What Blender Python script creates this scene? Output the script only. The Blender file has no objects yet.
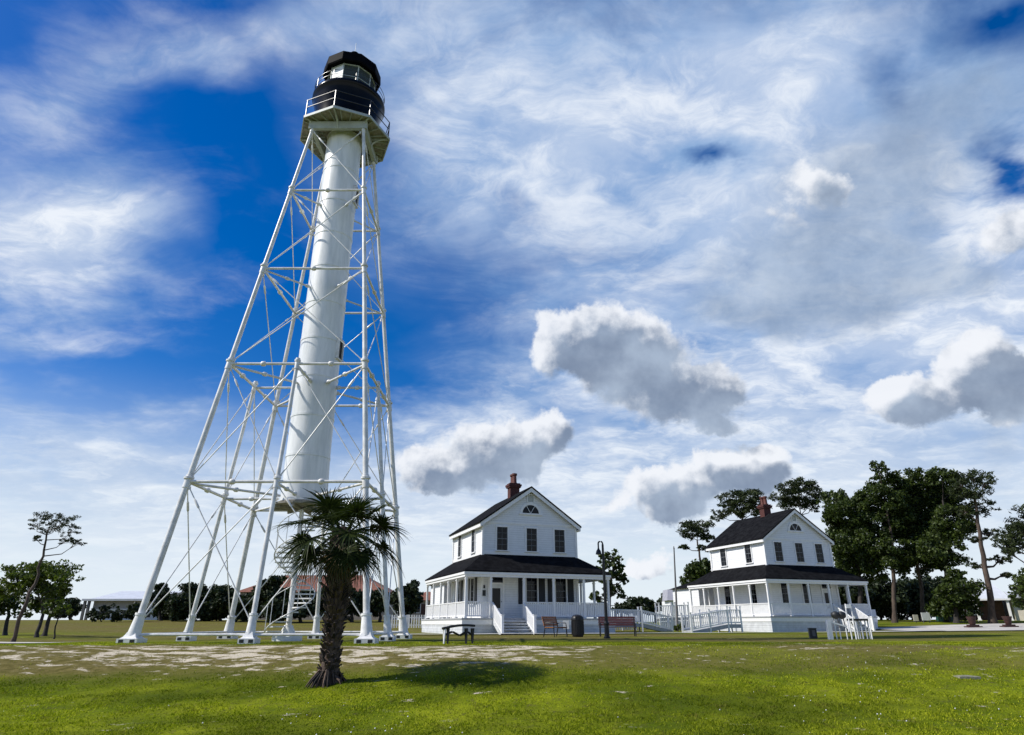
import bpy, bmesh, math, random
import numpy as np
from mathutils import Vector, Matrix, Euler

SC = bpy.context.scene
COL = SC.collection
RAD = math.radians
# ------------------------------------------------------------------ camera
CAM_Z, F_PX, PITCH = 0.468, 653.7, 0.3738
cam_data = bpy.data.cameras.new('camera'); cam = bpy.data.objects.new('camera', cam_data); COL.objects.link(cam)
cam_data.sensor_width = 36.0; cam_data.lens = F_PX / 1024 * 36.0
cam_data.clip_start = 0.1; cam_data.clip_end = 3000
cam.location = (0, 0, CAM_Z); cam.rotation_euler = (math.pi / 2 + PITCH, 0, 0)
SC.camera = cam
CP, SP = math.cos(PITCH), math.sin(PITCH)

def ray(px, py):
    """world direction seen at a photo position (used only to work out where things stand)"""
    x, u = (px - 512) / F_PX, -(py - 367.5) / F_PX
    return Vector((x, CP - u * SP, SP + u * CP))

def at(px, py, Y):
    d = ray(px, py); t = Y / d.y
    return Vector((d.x * t, Y, CAM_Z + d.z * t))

def azel(px, py):
    d = ray(px, py).normalized()
    return math.degrees(math.atan2(d.x, d.y)), math.degrees(math.asin(d.z))

# ------------------------------------------------------------------ colour management
SC.view_settings.view_transform = 'Standard'; SC.view_settings.look = 'None'
SC.view_settings.exposure = 0.0; SC.view_settings.gamma = 1.0; SC.view_settings.use_curve_mapping = False
SC.render.engine = 'CYCLES'

# ------------------------------------------------------------------ sun
SUN_AZ, SUN_EL = RAD(-100), RAD(43)          # azimuth from +Y, clockwise positive
sdir = Vector((math.sin(SUN_AZ) * math.cos(SUN_EL), math.cos(SUN_AZ) * math.cos(SUN_EL), math.sin(SUN_EL)))
sun_data = bpy.data.lights.new('sun', 'SUN'); sun = bpy.data.objects.new('sun', sun_data); COL.objects.link(sun)
sun_data.energy = 5.0; sun_data.angle = RAD(0.53); sun_data.color = (1.0, 0.955, 0.88)
sun.location = sdir * 200; sun.rotation_euler = (-sdir).to_track_quat('-Z', 'Y').to_euler()

# ------------------------------------------------------------------ sky
W = bpy.data.worlds.new('World'); SC.world = W; W.use_nodes = True
SKY_S = 0.1

class NT:
    """short-hand for wiring shader nodes"""
    def __init__(s, tree): s.t = tree
    def n(s, kind, **kw):
        nd = s.t.nodes.new(kind)
        for k, v in kw.items(): setattr(nd, k, v)
        return nd
    def put(s, sock, v):
        if isinstance(v, bpy.types.NodeSocket): s.t.links.new(v, sock)
        else: sock.default_value = v
    def m(s, op, a, b=0.0, c=0.0, clamp=False):
        nd = s.n('ShaderNodeMath', operation=op); nd.use_clamp = clamp
        for i, v in enumerate((a, b, c)): s.put(nd.inputs[i], v)
        return nd.outputs[0]
    def v(s, op, a, b=(0, 0, 0)):
        nd = s.n('ShaderNodeVectorMath', operation=op)
        s.put(nd.inputs[0], a)
        if op == 'SCALE': s.put(nd.inputs['Scale'], b)
        else: s.put(nd.inputs[1], b)
        return nd.outputs[0]
    def noise(s, vec, scale, detail=4.0, rough=0.55, dist=0.0, lac=2.0):
        nd = s.n('ShaderNodeTexNoise'); s.put(nd.inputs['Vector'], vec)
        nd.inputs['Scale'].default_value = scale; nd.inputs['Detail'].default_value = detail
        nd.inputs['Roughness'].default_value = rough; nd.inputs['Distortion'].default_value = dist
        nd.inputs['Lacunarity'].default_value = lac
        return nd
    def ss(s, x, a, b, lo=0.0, hi=1.0):
        nd = s.n('ShaderNodeMapRange', interpolation_type='SMOOTHSTEP')
        for i, v in enumerate((x, a, b, lo, hi)): s.put(nd.inputs[i], v)
        return nd.outputs[0]
    def mix(s, f, a, b, blend='MIX'):
        nd = s.n('ShaderNodeMix', data_type='RGBA', blend_type=blend)
        s.put(nd.inputs[0], f); s.put(nd.inputs[6], a); s.put(nd.inputs[7], b)
        return nd.outputs[2]
    def mapping(s, vec, loc=(0, 0, 0), rot=(0, 0, 0), scale=(1, 1, 1), kind='POINT'):
        nd = s.n('ShaderNodeMapping', vector_type=kind); s.put(nd.inputs[0], vec)
        nd.inputs[1].default_value = loc; nd.inputs[2].default_value = rot; nd.inputs[3].default_value = scale
        return nd.outputs[0]
    def blob(s, vec, az, el, ra, re, rot=0.0):
        mp = s.mapping(vec, (az, el, 0), (0, 0, rot), (ra, re, 1), 'TEXTURE')
        g = s.n('ShaderNodeTexGradient', gradient_type='SPHERICAL')
        s.put(g.inputs[0], mp)
        return g.outputs['Fac']

def deg_blob(px, py, rx, ry, rot=0.0):
    """patch of sky: centre, half sizes and tilt (degrees of sky)"""
    a, e = azel(px, py)
    ax = azel(px + 5, py); c = math.hypot(ax[0] - a, ax[1] - e) / 5
    ay = azel(px, py - 5); d = math.hypot(ay[0] - a, ay[1] - e) / 5
    return (a, e, rx * c, ry * d, RAD(rot))

def S(r, g, b):   # display colour 0..255 -> sky radiance before the background strength
    f = lambda c: ((c / 255 + 0.055) / 1.055) ** 2.4 if c > 10 else c / 255 / 12.92
    return (f(r) / SKY_S, f(g) / SKY_S, f(b) / SKY_S, 1.0)

# high thin cloud sheet: (px, py, half width, half height, tilt, amount)
HIGH = [
 (300, 150, 50, 26, 50, .35), (250, 210, 70, 20, -28, .22),
 (690, 105, 110, 50, 0, .55), (640, 285, 80, 40, 0, .3),
 (220, 46, 180, 36, -24, .8), (120, 20, 90, 40, -24, .45), (45, 105, 150, 40, -33, .75), (60, 215, 220, 84, -33, 1.05), (180, 300, 120, 44, -28, .5), (90, 235, 120, 50, -30, .7),
 (20, 260, 110, 70, 0, .45), (0, 330, 120, 36, -10, .35), (60, 345, 220, 18, -12, .40), (80, 410, 250, 26, -6, .8), (90, 470, 260, 34, 4, .75), (100, 540, 420, 60, 0, 1.0),
 (500, 60, 210, 120, 0, .9), (620, 130, 260, 150, 0, 1.05), (470, 190, 130, 60, 0, .5), (610, 255, 220, 90, 0, .9), (740, 60, 180, 110, 0, .85),
 (430, 120, 80, 130, 0, .5), (800, 60, 120, 60, 25, .5), (930, 130, 200, 120, 25, .9), (880, 220, 230, 120, 20, 1.0), (980, 230, 150, 120, 0, .9),
 (720, 330, 300, 90, 0, .95), (640, 430, 330, 90, 0, 1.0), (880, 400, 330, 120, 0, 1.05), (480, 450, 220, 60, 0, .7), (400, 520, 420, 90, 0, 1.1),
 (640, 520, 420, 60, 0, .75), (900, 520, 330, 80, 0, 1.0), (360, 20, 130, 70, 0, .55), (1000, 330, 160, 80, 0, .6), (540, 280, 60, 50, 0, .3),
]
VEIL = [
 (720, 110, 170, 110, 0, .75), (640, 270, 130, 60, 0, .3), (960, 60, 120, 50, 20, .35),
 (640, 150, 340, 240, 0, 1.25), (860, 220, 280, 220, 0, 1.1), (560, 50, 280, 130, 0, .8), (900, 420, 420, 170, 0, 1.1), (650, 410, 320, 110, 0, 1.0), (500, 130, 110, 130, 0, .35), (960, 120, 180, 120, 0, .6), (420, 490, 330, 90, 0, .9), (780, 50, 180, 90, 0, .55),
 (60, 235, 220, 95, -33, .95), (80, 430, 260, 40, -6, .35), (230, 50, 170, 40, -24, .4), (50, 105, 130, 36, -33, .35), (90, 540, 420, 80, 0, .9), (390, 50, 110, 90, 0, .5),
]
GAP = [ # blue holes
 (210, 165, 100, 84, -20, .20), (270, 250, 80, 90, -20, .10),
 (712, 150, 56, 30, 10, 1.7), (880, 82, 56, 36, 30, 1.0), (992, 20, 80, 40, 20, .95), (1006, 165, 42, 40, 0, 1.2), (560, 75, 36, 46, 10, .55), (520, 210, 40, 24, 0, .4), (585, 25, 60, 40, 10, .45), (747, 252, 14, 20, 0, .6),
 (850, 112, 36, 20, 10, .45), (400, 405, 100, 40, 0, .35), (660, 545, 130, 22, 0, .45), (30, 470, 70, 14, 10, .35), (455, 300, 110, 90, -30, .18), (640, 60, 40, 18, 20, .3),
]
# broad soft grey cloud: (px, py, half width, half height, tilt, amount)
GREY = [
 (985, 85, 130, 62, 30, .75), (905, 150, 120, 70, 38, .95), (838, 225, 120, 80, 40, 1.15), (775, 285, 120, 62, 25, 1.0), (880, 285, 130, 50, 0, .7), (730, 320, 70, 30, 15, .6), (985, 275, 60, 34, -10, .65),
 (1005, 440, 60, 70, 0, .5), (480, 488, 60, 20, 0, .45), (690, 400, 90, 40, 20, .5),
]
# low cumulus: (px, py, half width, half height, tilt, amount)
CUM = [
 (590, 340, 66, 46, -20, 1.25), (645, 368, 88, 60, 15, 1.35), (712, 398, 54, 34, 20, .95), (556, 340, 36, 32, 0, .7), (728, 430, 26, 12, 20, .65),
 (818, 182, 44, 30, 20, 1.2), (770, 212, 46, 28, 30, .75), (1000, 232, 64, 36, -10, 1.0), 
 (485, 450, 84, 42, -6, 1.3), (430, 462, 46, 24, 0, .85), (535, 436, 36, 32, 0, .9),
 (700, 488, 90, 30, -8, 1.35), (742, 470, 46, 20, -10, .8), (655, 490, 46, 30, 0, .85), (608, 505, 22, 12, 0, .6),
 (968, 350, 44, 32, 0, 1.45), (940, 396, 104, 36, -4, 1.45), (895, 392, 44, 28, 0, .8), (1012, 396, 60, 40, 0, 1.2),
 (652, 565, 32, 17, -16, 1.2), (640, 575, 44, 12, 0, .7), (880, 330, 50, 22, 0, .3),
]
w = NT(W.node_tree); W.node_tree.nodes.clear()
tc = w.n('ShaderNodeTexCoord'); D = w.v('NORMALIZE', tc.outputs['Generated'])
sp = w.n('ShaderNodeSeparateXYZ'); w.put(sp.inputs[0], D)
AZ = w.m('MULTIPLY', w.m('ARCTAN2', sp.outputs[0], sp.outputs[1]), 180 / math.pi)
EL = w.m('MULTIPLY', w.m('ARCSINE', sp.outputs[2]), 180 / math.pi)
cb = w.n('ShaderNodeCombineXYZ'); w.put(cb.inputs[0], AZ); w.put(cb.inputs[1], EL)
P = cb.outputs[0]
def warp(p, vec, scale, amp, det=3.0):
    nz = w.noise(vec, scale, det, 0.6)
    return w.v('ADD', p, w.v('MULTIPLY', w.v('SUBTRACT', nz.outputs['Color'], (0.5, 0.5, 0.5)), (amp, amp, 0.0)))
def blobs(p, lst):
    acc = 0.0
    for (x, y, rx, ry, rot, am) in lst:
        acc = w.m('ADD', acc, w.m('MULTIPLY', w.blob(p, *deg_blob(x, y, rx * 1.15, ry * 1.15, -rot)), am))
    return acc
# sky itself
sky = w.n('ShaderNodeTexSky', sky_type='NISHITA'); sky.sun_disc = False
sky.sun_elevation = SUN_EL; sky.sun_rotation = SUN_AZ
sky.air_density = 1.0; sky.dust_density = 0.6; sky.ozone_density = 3.0; sky.altitude = 0
hs = w.n('ShaderNodeHueSaturation'); hs.inputs['Saturation'].default_value = 1.50; hs.inputs['Value'].default_value = 1.22; hs.inputs['Hue'].default_value = 0.514
w.put(hs.inputs['Color'], sky.outputs[0])
base = hs.outputs[0]
# high cloud sheet, noise on the flat layer the cloud lies in
den = w.m('ADD', w.m('MAXIMUM', sp.outputs[2], 0.0), 0.16)
pl = w.n('ShaderNodeCombineXYZ'); w.put(pl.inputs[0], w.m('DIVIDE', sp.outputs[0], den)); w.put(pl.inputs[1], w.m('DIVIDE', sp.outputs[1], den))
plane = pl.outputs[0]
pw = warp(P, plane, 2.2, 9.0, 4.0)
cov = w.m('SUBTRACT', blobs(pw, HIGH), w.m('MULTIPLY', blobs(warp(P, plane, 4.5, 9.0, 5.0), GAP), 1.3))
back = w.ss(w.m('ABSOLUTE', AZ), 44.0, 70.0, 0.0, 0.30)      # unseen cloud cover added outside the view, amount set for fill light
cov = w.m('ADD', cov, back)
streak = w.mapping(plane, rot=(0, 0, RAD(-58)), scale=(0.38, 1.0, 1.0))
n1 = w.noise(w.v('ADD', streak, w.v('SCALE', w.noise(plane, 2.0, 2.0).outputs['Color'], 0.5)), 3.2, 8.0, 0.62)
n2 = w.noise(plane, 8.5, 5.0, 0.62)
nn = w.m('ADD', w.m('MULTIPLY', w.m('SUBTRACT', n1.outputs[0], 0.5), 2.0), w.m('MULTIPLY', w.m('SUBTRACT', n2.outputs[0], 0.5), 0.55))
dens = w.m('ADD', w.m('MULTIPLY', cov, .92), nn)
hd = w.ss(dens, -0.05, 1.55)
hshade = w.ss(w.m('ADD', w.noise(plane, 3.0, 6.0, 0.6).outputs[0], w.m('MULTIPLY', dens, 0.10)), 0.38, 0.78)
n3 = w.noise(w.v('ADD', w.mapping(plane, rot=(0, 0, RAD(-50)), scale=(0.55, 1.0, 1.0)), w.v('SCALE', w.noise(plane, 3.0, 3.0).outputs['Color'], 0.35)), 5.5, 8.0, 0.66)
bright = w.m('ADD', w.m('MULTIPLY', hshade, .42), w.m('ADD', w.m('MULTIPLY', w.ss(n3.outputs[0],  .40, .68), .66), w.m('MULTIPLY', w.blob(P, *deg_blob(40, 260, 330, 220)), .22)), clamp=True)
hcol = w.mix(bright, S(118, 158, 211), S(243, 248, 255))
# thin even veil under the broken sheet
vl = w.m('MULTIPLY', w.m('MAXIMUM', w.m('SUBTRACT', blobs(pw, VEIL), w.m('MULTIPLY', blobs(warp(P, plane, 4.5, 9.0, 5.0), GAP), 1.15)), 0.0), w.ss(n1.outputs[0], .30, .68, .42, 1.05))
base = w.mix(w.m('MINIMUM', vl, .93), base, w.mix(hshade, S(136, 172, 217), S(184, 206, 236)))
c1 = w.mix(w.m('MULTIPLY', hd, 0.90), base, hcol)
# pale air low over the horizon
hz = w.ss(EL, 0.0, 20.0, 0.97, 0.0)
c1 = w.mix(hz, c1, S(230, 240, 249))
# broad soft grey cloud
gb = blobs(warp(P, D, 6.0, 7.0, 5.0), GREY)
gd = w.ss(w.m('ADD', gb, w.m('MULTIPLY', w.m('SUBTRACT', w.noise(D, 7.0, 6.0, .6).outputs[0], .5), .9)), .10, 1.05)
gcol = w.mix(w.ss(w.noise(w.v('ADD', D, (.3, .1, .7)), 8.0, 6.0, .6).outputs[0], .32, .70), S(128, 150, 180), S(180, 196, 217))
c1 = w.mix(w.m('MULTIPLY', gd, .74), c1, gcol)
# cumulus: crisp cauliflower edge on the sun's side, grey body and base
def cumulus(vec_dir, p, det, am):
    nz = w.noise(vec_dir, 15.0, det, 0.60)
    pp = warp(p, vec_dir, 10.0, 6.0, det)
    b = blobs(pp, CUM)
    gate = w.ss(b, 0.02, 0.30)
    return w.m('ADD', w.m('SUBTRACT', b, 0.34), w.m('MULTIPLY', w.m('MULTIPLY', w.m('SUBTRACT', nz.outputs[0], 0.5), am), gate))
dC = cumulus(D, P, 9.0, 1.55)
dA = cumulus(w.v('ADD', D, (-0.020, 0.0, 0.027)), w.v('ADD', P, (-1.25, 1.55, 0.0)), 3.0, .8)
al = w.ss(dC, -0.03, 0.36)
relief = w.m('SUBTRACT', w.noise(D, 26.0, 5.0, .6).outputs[0], w.noise(w.v('ADD', D, (-0.010, 0.0, 0.012)), 26.0, 5.0, .6).outputs[0])
lv = w.m('ADD', w.m('MULTIPLY', dA, -1.0), w.m('MULTIPLY', relief, 1.3))
lit = w.ss(lv, -.66, .34)
grey = w.mix(w.ss(w.noise(D, 10.0, 5.0).outputs[0], 0.3, 0.7), S(124, 140, 165), S(172, 188, 209))
ccol = w.mix(lit, grey, S(243, 246, 252))
c2 = w.mix(w.m('MULTIPLY', al, 0.95), c1, ccol)
bg = w.n('ShaderNodeBackground'); bg.inputs['Strength'].default_value = SKY_S
w.put(bg.inputs['Color'], c2)
out = w.n('ShaderNodeOutputWorld'); w.put(out.inputs['Surface'], bg.outputs[0])
W.cycles.sampling_method = 'MANUAL'; W.cycles.sample_map_resolution = 512

# ================================================================== helpers
rnd = random.Random(7)
RNG = np.random.default_rng(11)

class MB:
    """collects shapes into one mesh"""
    def __init__(s): s.v, s.f = [], []
    def add(s, vs, fs):
        o = len(s.v); s.v += [tuple(v) for v in vs]; s.f += [tuple(i + o for i in f) for f in fs]; return s
    def box(s, c, size, R=None):
        hx, hy, hz = (d / 2 for d in size); c = Vector(c)
        vs = [Vector((a * hx, b * hy, d * hz)) for a in (-1, 1) for b in (-1, 1) for d in (-1, 1)]
        if R is not None: vs = [R @ v for v in vs]
        return s.add([c + v for v in vs], [(0, 1, 3, 2), (4, 6, 7, 5), (0, 4, 5, 1), (2, 3, 7, 6), (0, 2, 6, 4), (1, 5, 7, 3)])
    def span(s, x0, x1, y0, y1, z0, z1):
        return s.box(((x0 + x1) / 2, (y0 + y1) / 2, (z0 + z1) / 2), (abs(x1 - x0), abs(y1 - y0), abs(z1 - z0)))
    def bar(s, p0, p1, wd, ht, up=(0, 0, 1)):
        p0, p1 = Vector(p0), Vector(p1); d = p1 - p0; y = d.normalized(); x = y.cross(Vector(up))
        if x.length < 1e-4: x = y.cross(Vector((1, 0, 0)))
        x.normalize(); z = x.cross(y)
        return s.box((p0 + p1) / 2, (wd, d.length, ht), Matrix((x, y, z)).transposed())
    def tube(s, pts, radii, n=8, cap=True):
        pts = [Vector(p) for p in pts]
        if not hasattr(radii, '__len__'): radii = [radii] * len(pts)
        rings = []; ref = None
        for i, p in enumerate(pts):
            d = (pts[min(i + 1, len(pts) - 1)] - pts[max(i - 1, 0)]).normalized()
            if ref is None: ref = Vector((1, 0, 0)) if abs(d.x) < .8 else Vector((0, 1, 0))
            a = d.cross(ref).normalized(); b = d.cross(a).normalized(); ref = b.cross(d) if False else ref
            rings.append([p + (a * math.cos(t) + b * math.sin(t)) * radii[i] for t in (2 * math.pi * k / n for k in range(n))])
        vs = [v for r in rings for v in r]; fs = []
        for i in range(len(rings) - 1):
            for k in range(n):
                k2 = (k + 1) % n; fs.append((i * n + k, i * n + k2, (i + 1) * n + k2, (i + 1) * n + k))
        if cap: fs.append(tuple(range(n))[::-1]); fs.append(tuple((len(rings) - 1) * n + k for k in range(n)))
        return s.add(vs, fs)
    def lathe(s, prof, n=32, c=(0, 0, 0), a0=0.0, close=True):
        c = Vector(c); vs = []; fs = []
        for r, z in prof:
            for k in range(n):
                t = a0 + 2 * math.pi * k / n; vs.append(c + Vector((r * math.cos(t), r * math.sin(t), z)))
        for i in range(len(prof) - 1):
            for k in range(n):
                k2 = (k + 1) % n; fs.append((i * n + k, i * n + k2, (i + 1) * n + k2, (i + 1) * n + k))
        if close: fs.append(tuple(range(n))[::-1]); fs.append(tuple((len(prof) - 1) * n + k for k in range(n)))
        return s.add(vs, fs)
    def ball(s, c, r, n=10):
        m = n // 2 + 1
        return s.lathe([(max(r * math.sin(math.pi * i / m), 1e-3), -r * math.cos(math.pi * i / m)) for i in range(m + 1)], n, c)
    def prism(s, poly, ext):
        e = Vector(ext); n = len(poly); vs = [Vector(p) for p in poly]; vs += [v + e for v in vs]
        fs = [tuple(range(n))[::-1], tuple(range(n, 2 * n))] + [(i, (i + 1) % n, n + (i + 1) % n, n + i) for i in range(n)]
        return s.add(vs, fs)
    def slab(s, quad, th):
        """quad of points with thickness th downwards"""
        return s.prism([Vector(q) for q in quad], (0, 0, -th))
    def build(s, name, mat, parent=None, loc=None, smooth=False, sharp=40):
        me = bpy.data.meshes.new(name); me.from_pydata(s.v, [], s.f); me.update()
        bm = bmesh.new(); bm.from_mesh(me); bmesh.ops.recalc_face_normals(bm, faces=bm.faces); bm.to_mesh(me); bm.free()
        if smooth:
            me.shade_smooth(); me.set_sharp_from_angle(angle=RAD(sharp))
        return link(name, me, mat, parent, loc)

def link(name, me, mat, parent=None, loc=None):
    o = bpy.data.objects.new(name, me); COL.objects.link(o)
    if mat is not None and not me.materials: me.materials.append(mat)
    if parent is not None: o.parent = parent
    if loc is not None: o.location = loc
    return o

def fast_mesh(name, V, F, mat, parent=None, loc=None):
    """numpy arrays of vertices and equal-sized faces"""
    me = bpy.data.meshes.new(name); V = np.ascontiguousarray(V, dtype=np.float32); F = np.ascontiguousarray(F, dtype=np.int32)
    k = F.shape[1]
    me.vertices.add(len(V)); me.vertices.foreach_set('co', V.ravel())
    me.loops.add(F.size); me.loops.foreach_set('vertex_index', F.ravel())
    me.polygons.add(len(F)); me.polygons.foreach_set('loop_start', np.arange(0, F.size, k, dtype=np.int32))
    me.update(calc_edges=True); me.validate()
    return link(name, me, mat, parent, loc)

def tag(o, label=None, cat=None, group=None, kind=None):
    if label: o['label'] = label
    if cat: o['category'] = cat
    if group: o['group'] = group
    if kind: o['kind'] = kind
    return o

def thing(name, loc, label, cat, group=None, rz=0.0):
    o = bpy.data.objects.new(name, None); COL.objects.link(o); o.location = loc; o.rotation_euler = (0, 0, rz)
    o.empty_display_size = 0.3
    return tag(o, label, cat, group)

def again(name, src, parent, loc=None, rz=None):
    """another part sharing the mesh of src, with copies of its sub-parts"""
    o = src.copy(); o.name = name; COL.objects.link(o); o.parent = parent
    if loc is not None: o.location = loc
    if rz is not None: o.rotation_euler = (0, 0, rz)
    for ch in [c for c in bpy.data.objects if c.parent == src]:
        c2 = ch.copy(); COL.objects.link(c2); c2.parent = o
    return o

# ------------------------------------------------------------------ materials
def material(name, col, rough=0.6, var=0.12, scale=6.0, col2=None, bump=0.0, bscale=40.0, spec=0.5, metal=0.0, coat=0.0, island=0.0, stretch=(1, 1, 1), hook=None):
    m = bpy.data.materials.new(name); m.use_nodes = True; t = NT(m.node_tree)
    b = m.node_tree.nodes['Principled BSDF']
    b.inputs['Roughness'].default_value = rough; b.inputs['Specular IOR Level'].default_value = spec
    b.inputs['Metallic'].default_value = metal; b.inputs['Coat Weight'].default_value = coat
    tcn = t.n('ShaderNodeTexCoord'); oc = t.mapping(tcn.outputs['Object'], scale=stretch)
    c2 = col2 or tuple(c * (1 - var * 2) for c in col)
    nz = t.noise(oc, scale, 6, 0.65)
    f = t.ss(nz.outputs[0], 0.34, 0.68)
    cc = t.mix(f, (*c2, 1), (*col, 1))
    if island:
        g = t.n('ShaderNodeNewGeometry')
        k = t.m('MULTIPLY_ADD', g.outputs['Random Per Island'], 2 * island, 1 - island)
        gr = t.n('ShaderNodeCombineColor'); [t.put(gr.inputs[i], k) for i in range(3)]
        cc = t.mix(1.0, cc, gr.outputs[0], 'MULTIPLY')
    t.put(b.inputs['Base Color'], cc)
    h = None
    if bump:
        h = t.m('MULTIPLY', t.noise(oc, bscale, 5, 0.6).outputs[0], bump)
    if hook:
        h = hook(t, tcn, h, b, cc)
    if h is not None:
        bn = t.n('ShaderNodeBump'); bn.inputs['Strength'].default_value = 0.6; bn.inputs['Distance'].default_value = 0.02
        t.put(bn.inputs['Height'], h); t.put(b.inputs['Normal'], bn.outputs[0])
    return m

def boards(pitch, axis=2, depth=1.0, dark=0.0):
    """lap boards: each course leans out towards its lower edge"""
    def hook(t, tcn, h, b, cc):
        s = t.n('ShaderNodeSeparateXYZ'); t.put(s.inputs[0], tcn.outputs['Object'])
        fr = t.m('FRACT', t.m('DIVIDE', s.outputs[axis], pitch))
        if dark:
            line = t.ss(fr, 0.0, 0.10, 1 - dark, 1.0)
            gr = t.n('ShaderNodeCombineColor'); [t.put(gr.inputs[i], line) for i in range(3)]
            t.put(b.inputs['Base Color'], t.mix(1.0, cc, gr.outputs[0], 'MULTIPLY'))
        k = t.m('MULTIPLY', t.m('SUBTRACT', 1.0, fr), depth)
        return k if h is None else t.m('ADD', k, h)
    return hook

def leafmat(name, c1, c2, trans=0.25, rough=0.55, island=0.45, scale=0.8, spec=0.3, c3=None):
    m = bpy.data.materials.new(name); m.use_nodes = True; t = NT(m.node_tree)
    b = m.node_tree.nodes['Principled BSDF']; b.inputs['Roughness'].default_value = rough; b.inputs['Specular IOR Level'].default_value = spec
    tcn = t.n('ShaderNodeTexCoord'); g = t.n('ShaderNodeNewGeometry')
    nz = t.noise(tcn.outputs['Object'], scale, 3, 0.6)
    f = t.m('ADD', t.m('MULTIPLY', nz.outputs[0], 1 - island), t.m('MULTIPLY', g.outputs['Random Per Island'], island))
    cc = t.mix(t.ss(f, 0.25, 0.75), (*c1, 1), (*c2, 1))
    if c3:     # broad patches of another growth
        big = t.noise(t.mapping(tcn.outputs['Object'], scale=(.55, .9, 0)), .32, 5, .6).outputs[0]
        cc = t.mix(t.ss(big, .36, .62, .80, 0.0), cc, (*c3, 1))
        sm = t.noise(t.mapping(tcn.outputs['Object'], scale=(1, 1, 0)), 2.1, 4, .65).outputs[0]
        cc = t.mix(t.ss(sm, .52, .70, 0.0, .7), cc, (0.15, 0.125, 0.035, 1))
    t.put(b.inputs['Base Color'], cc)
    tr = t.n('ShaderNodeBsdfTranslucent'); t.put(tr.inputs[0], t.mix(1.0, cc, (1.0, 1.15, 0.5, 1), 'MULTIPLY'))
    mx = t.n('ShaderNodeMixShader'); mx.inputs[0].default_value = trans
    t.put(mx.inputs[1], b.outputs[0]); t.put(mx.inputs[2], tr.outputs[0])
    t.put(m.node_tree.nodes['Material Output'].inputs[0], mx.outputs[0])
    return m

def glassmat(name, tint, clear, rough=0.03):
    """window glass: some see-through, the rest a mirror-smooth dark sheet"""
    m = bpy.data.materials.new(name); m.use_nodes = True; t = NT(m.node_tree)
    b = m.node_tree.nodes['Principled BSDF']; b.inputs['Roughness'].default_value = rough
    b.inputs['Base Color'].default_value = (*tint, 1); b.inputs['Specular IOR Level'].default_value = 0.20
    tr = t.n('ShaderNodeBsdfTransparent'); tr.inputs[0].default_value = (0.75, 0.8, 0.8, 1)
    mx = t.n('ShaderNodeMixShader'); mx.inputs[0].default_value = clear
    t.put(mx.inputs[1], b.outputs[0]); t.put(mx.inputs[2], tr.outputs[0])
    t.put(m.node_tree.nodes['Material Output'].inputs[0], mx.outputs[0])
    return m

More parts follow.
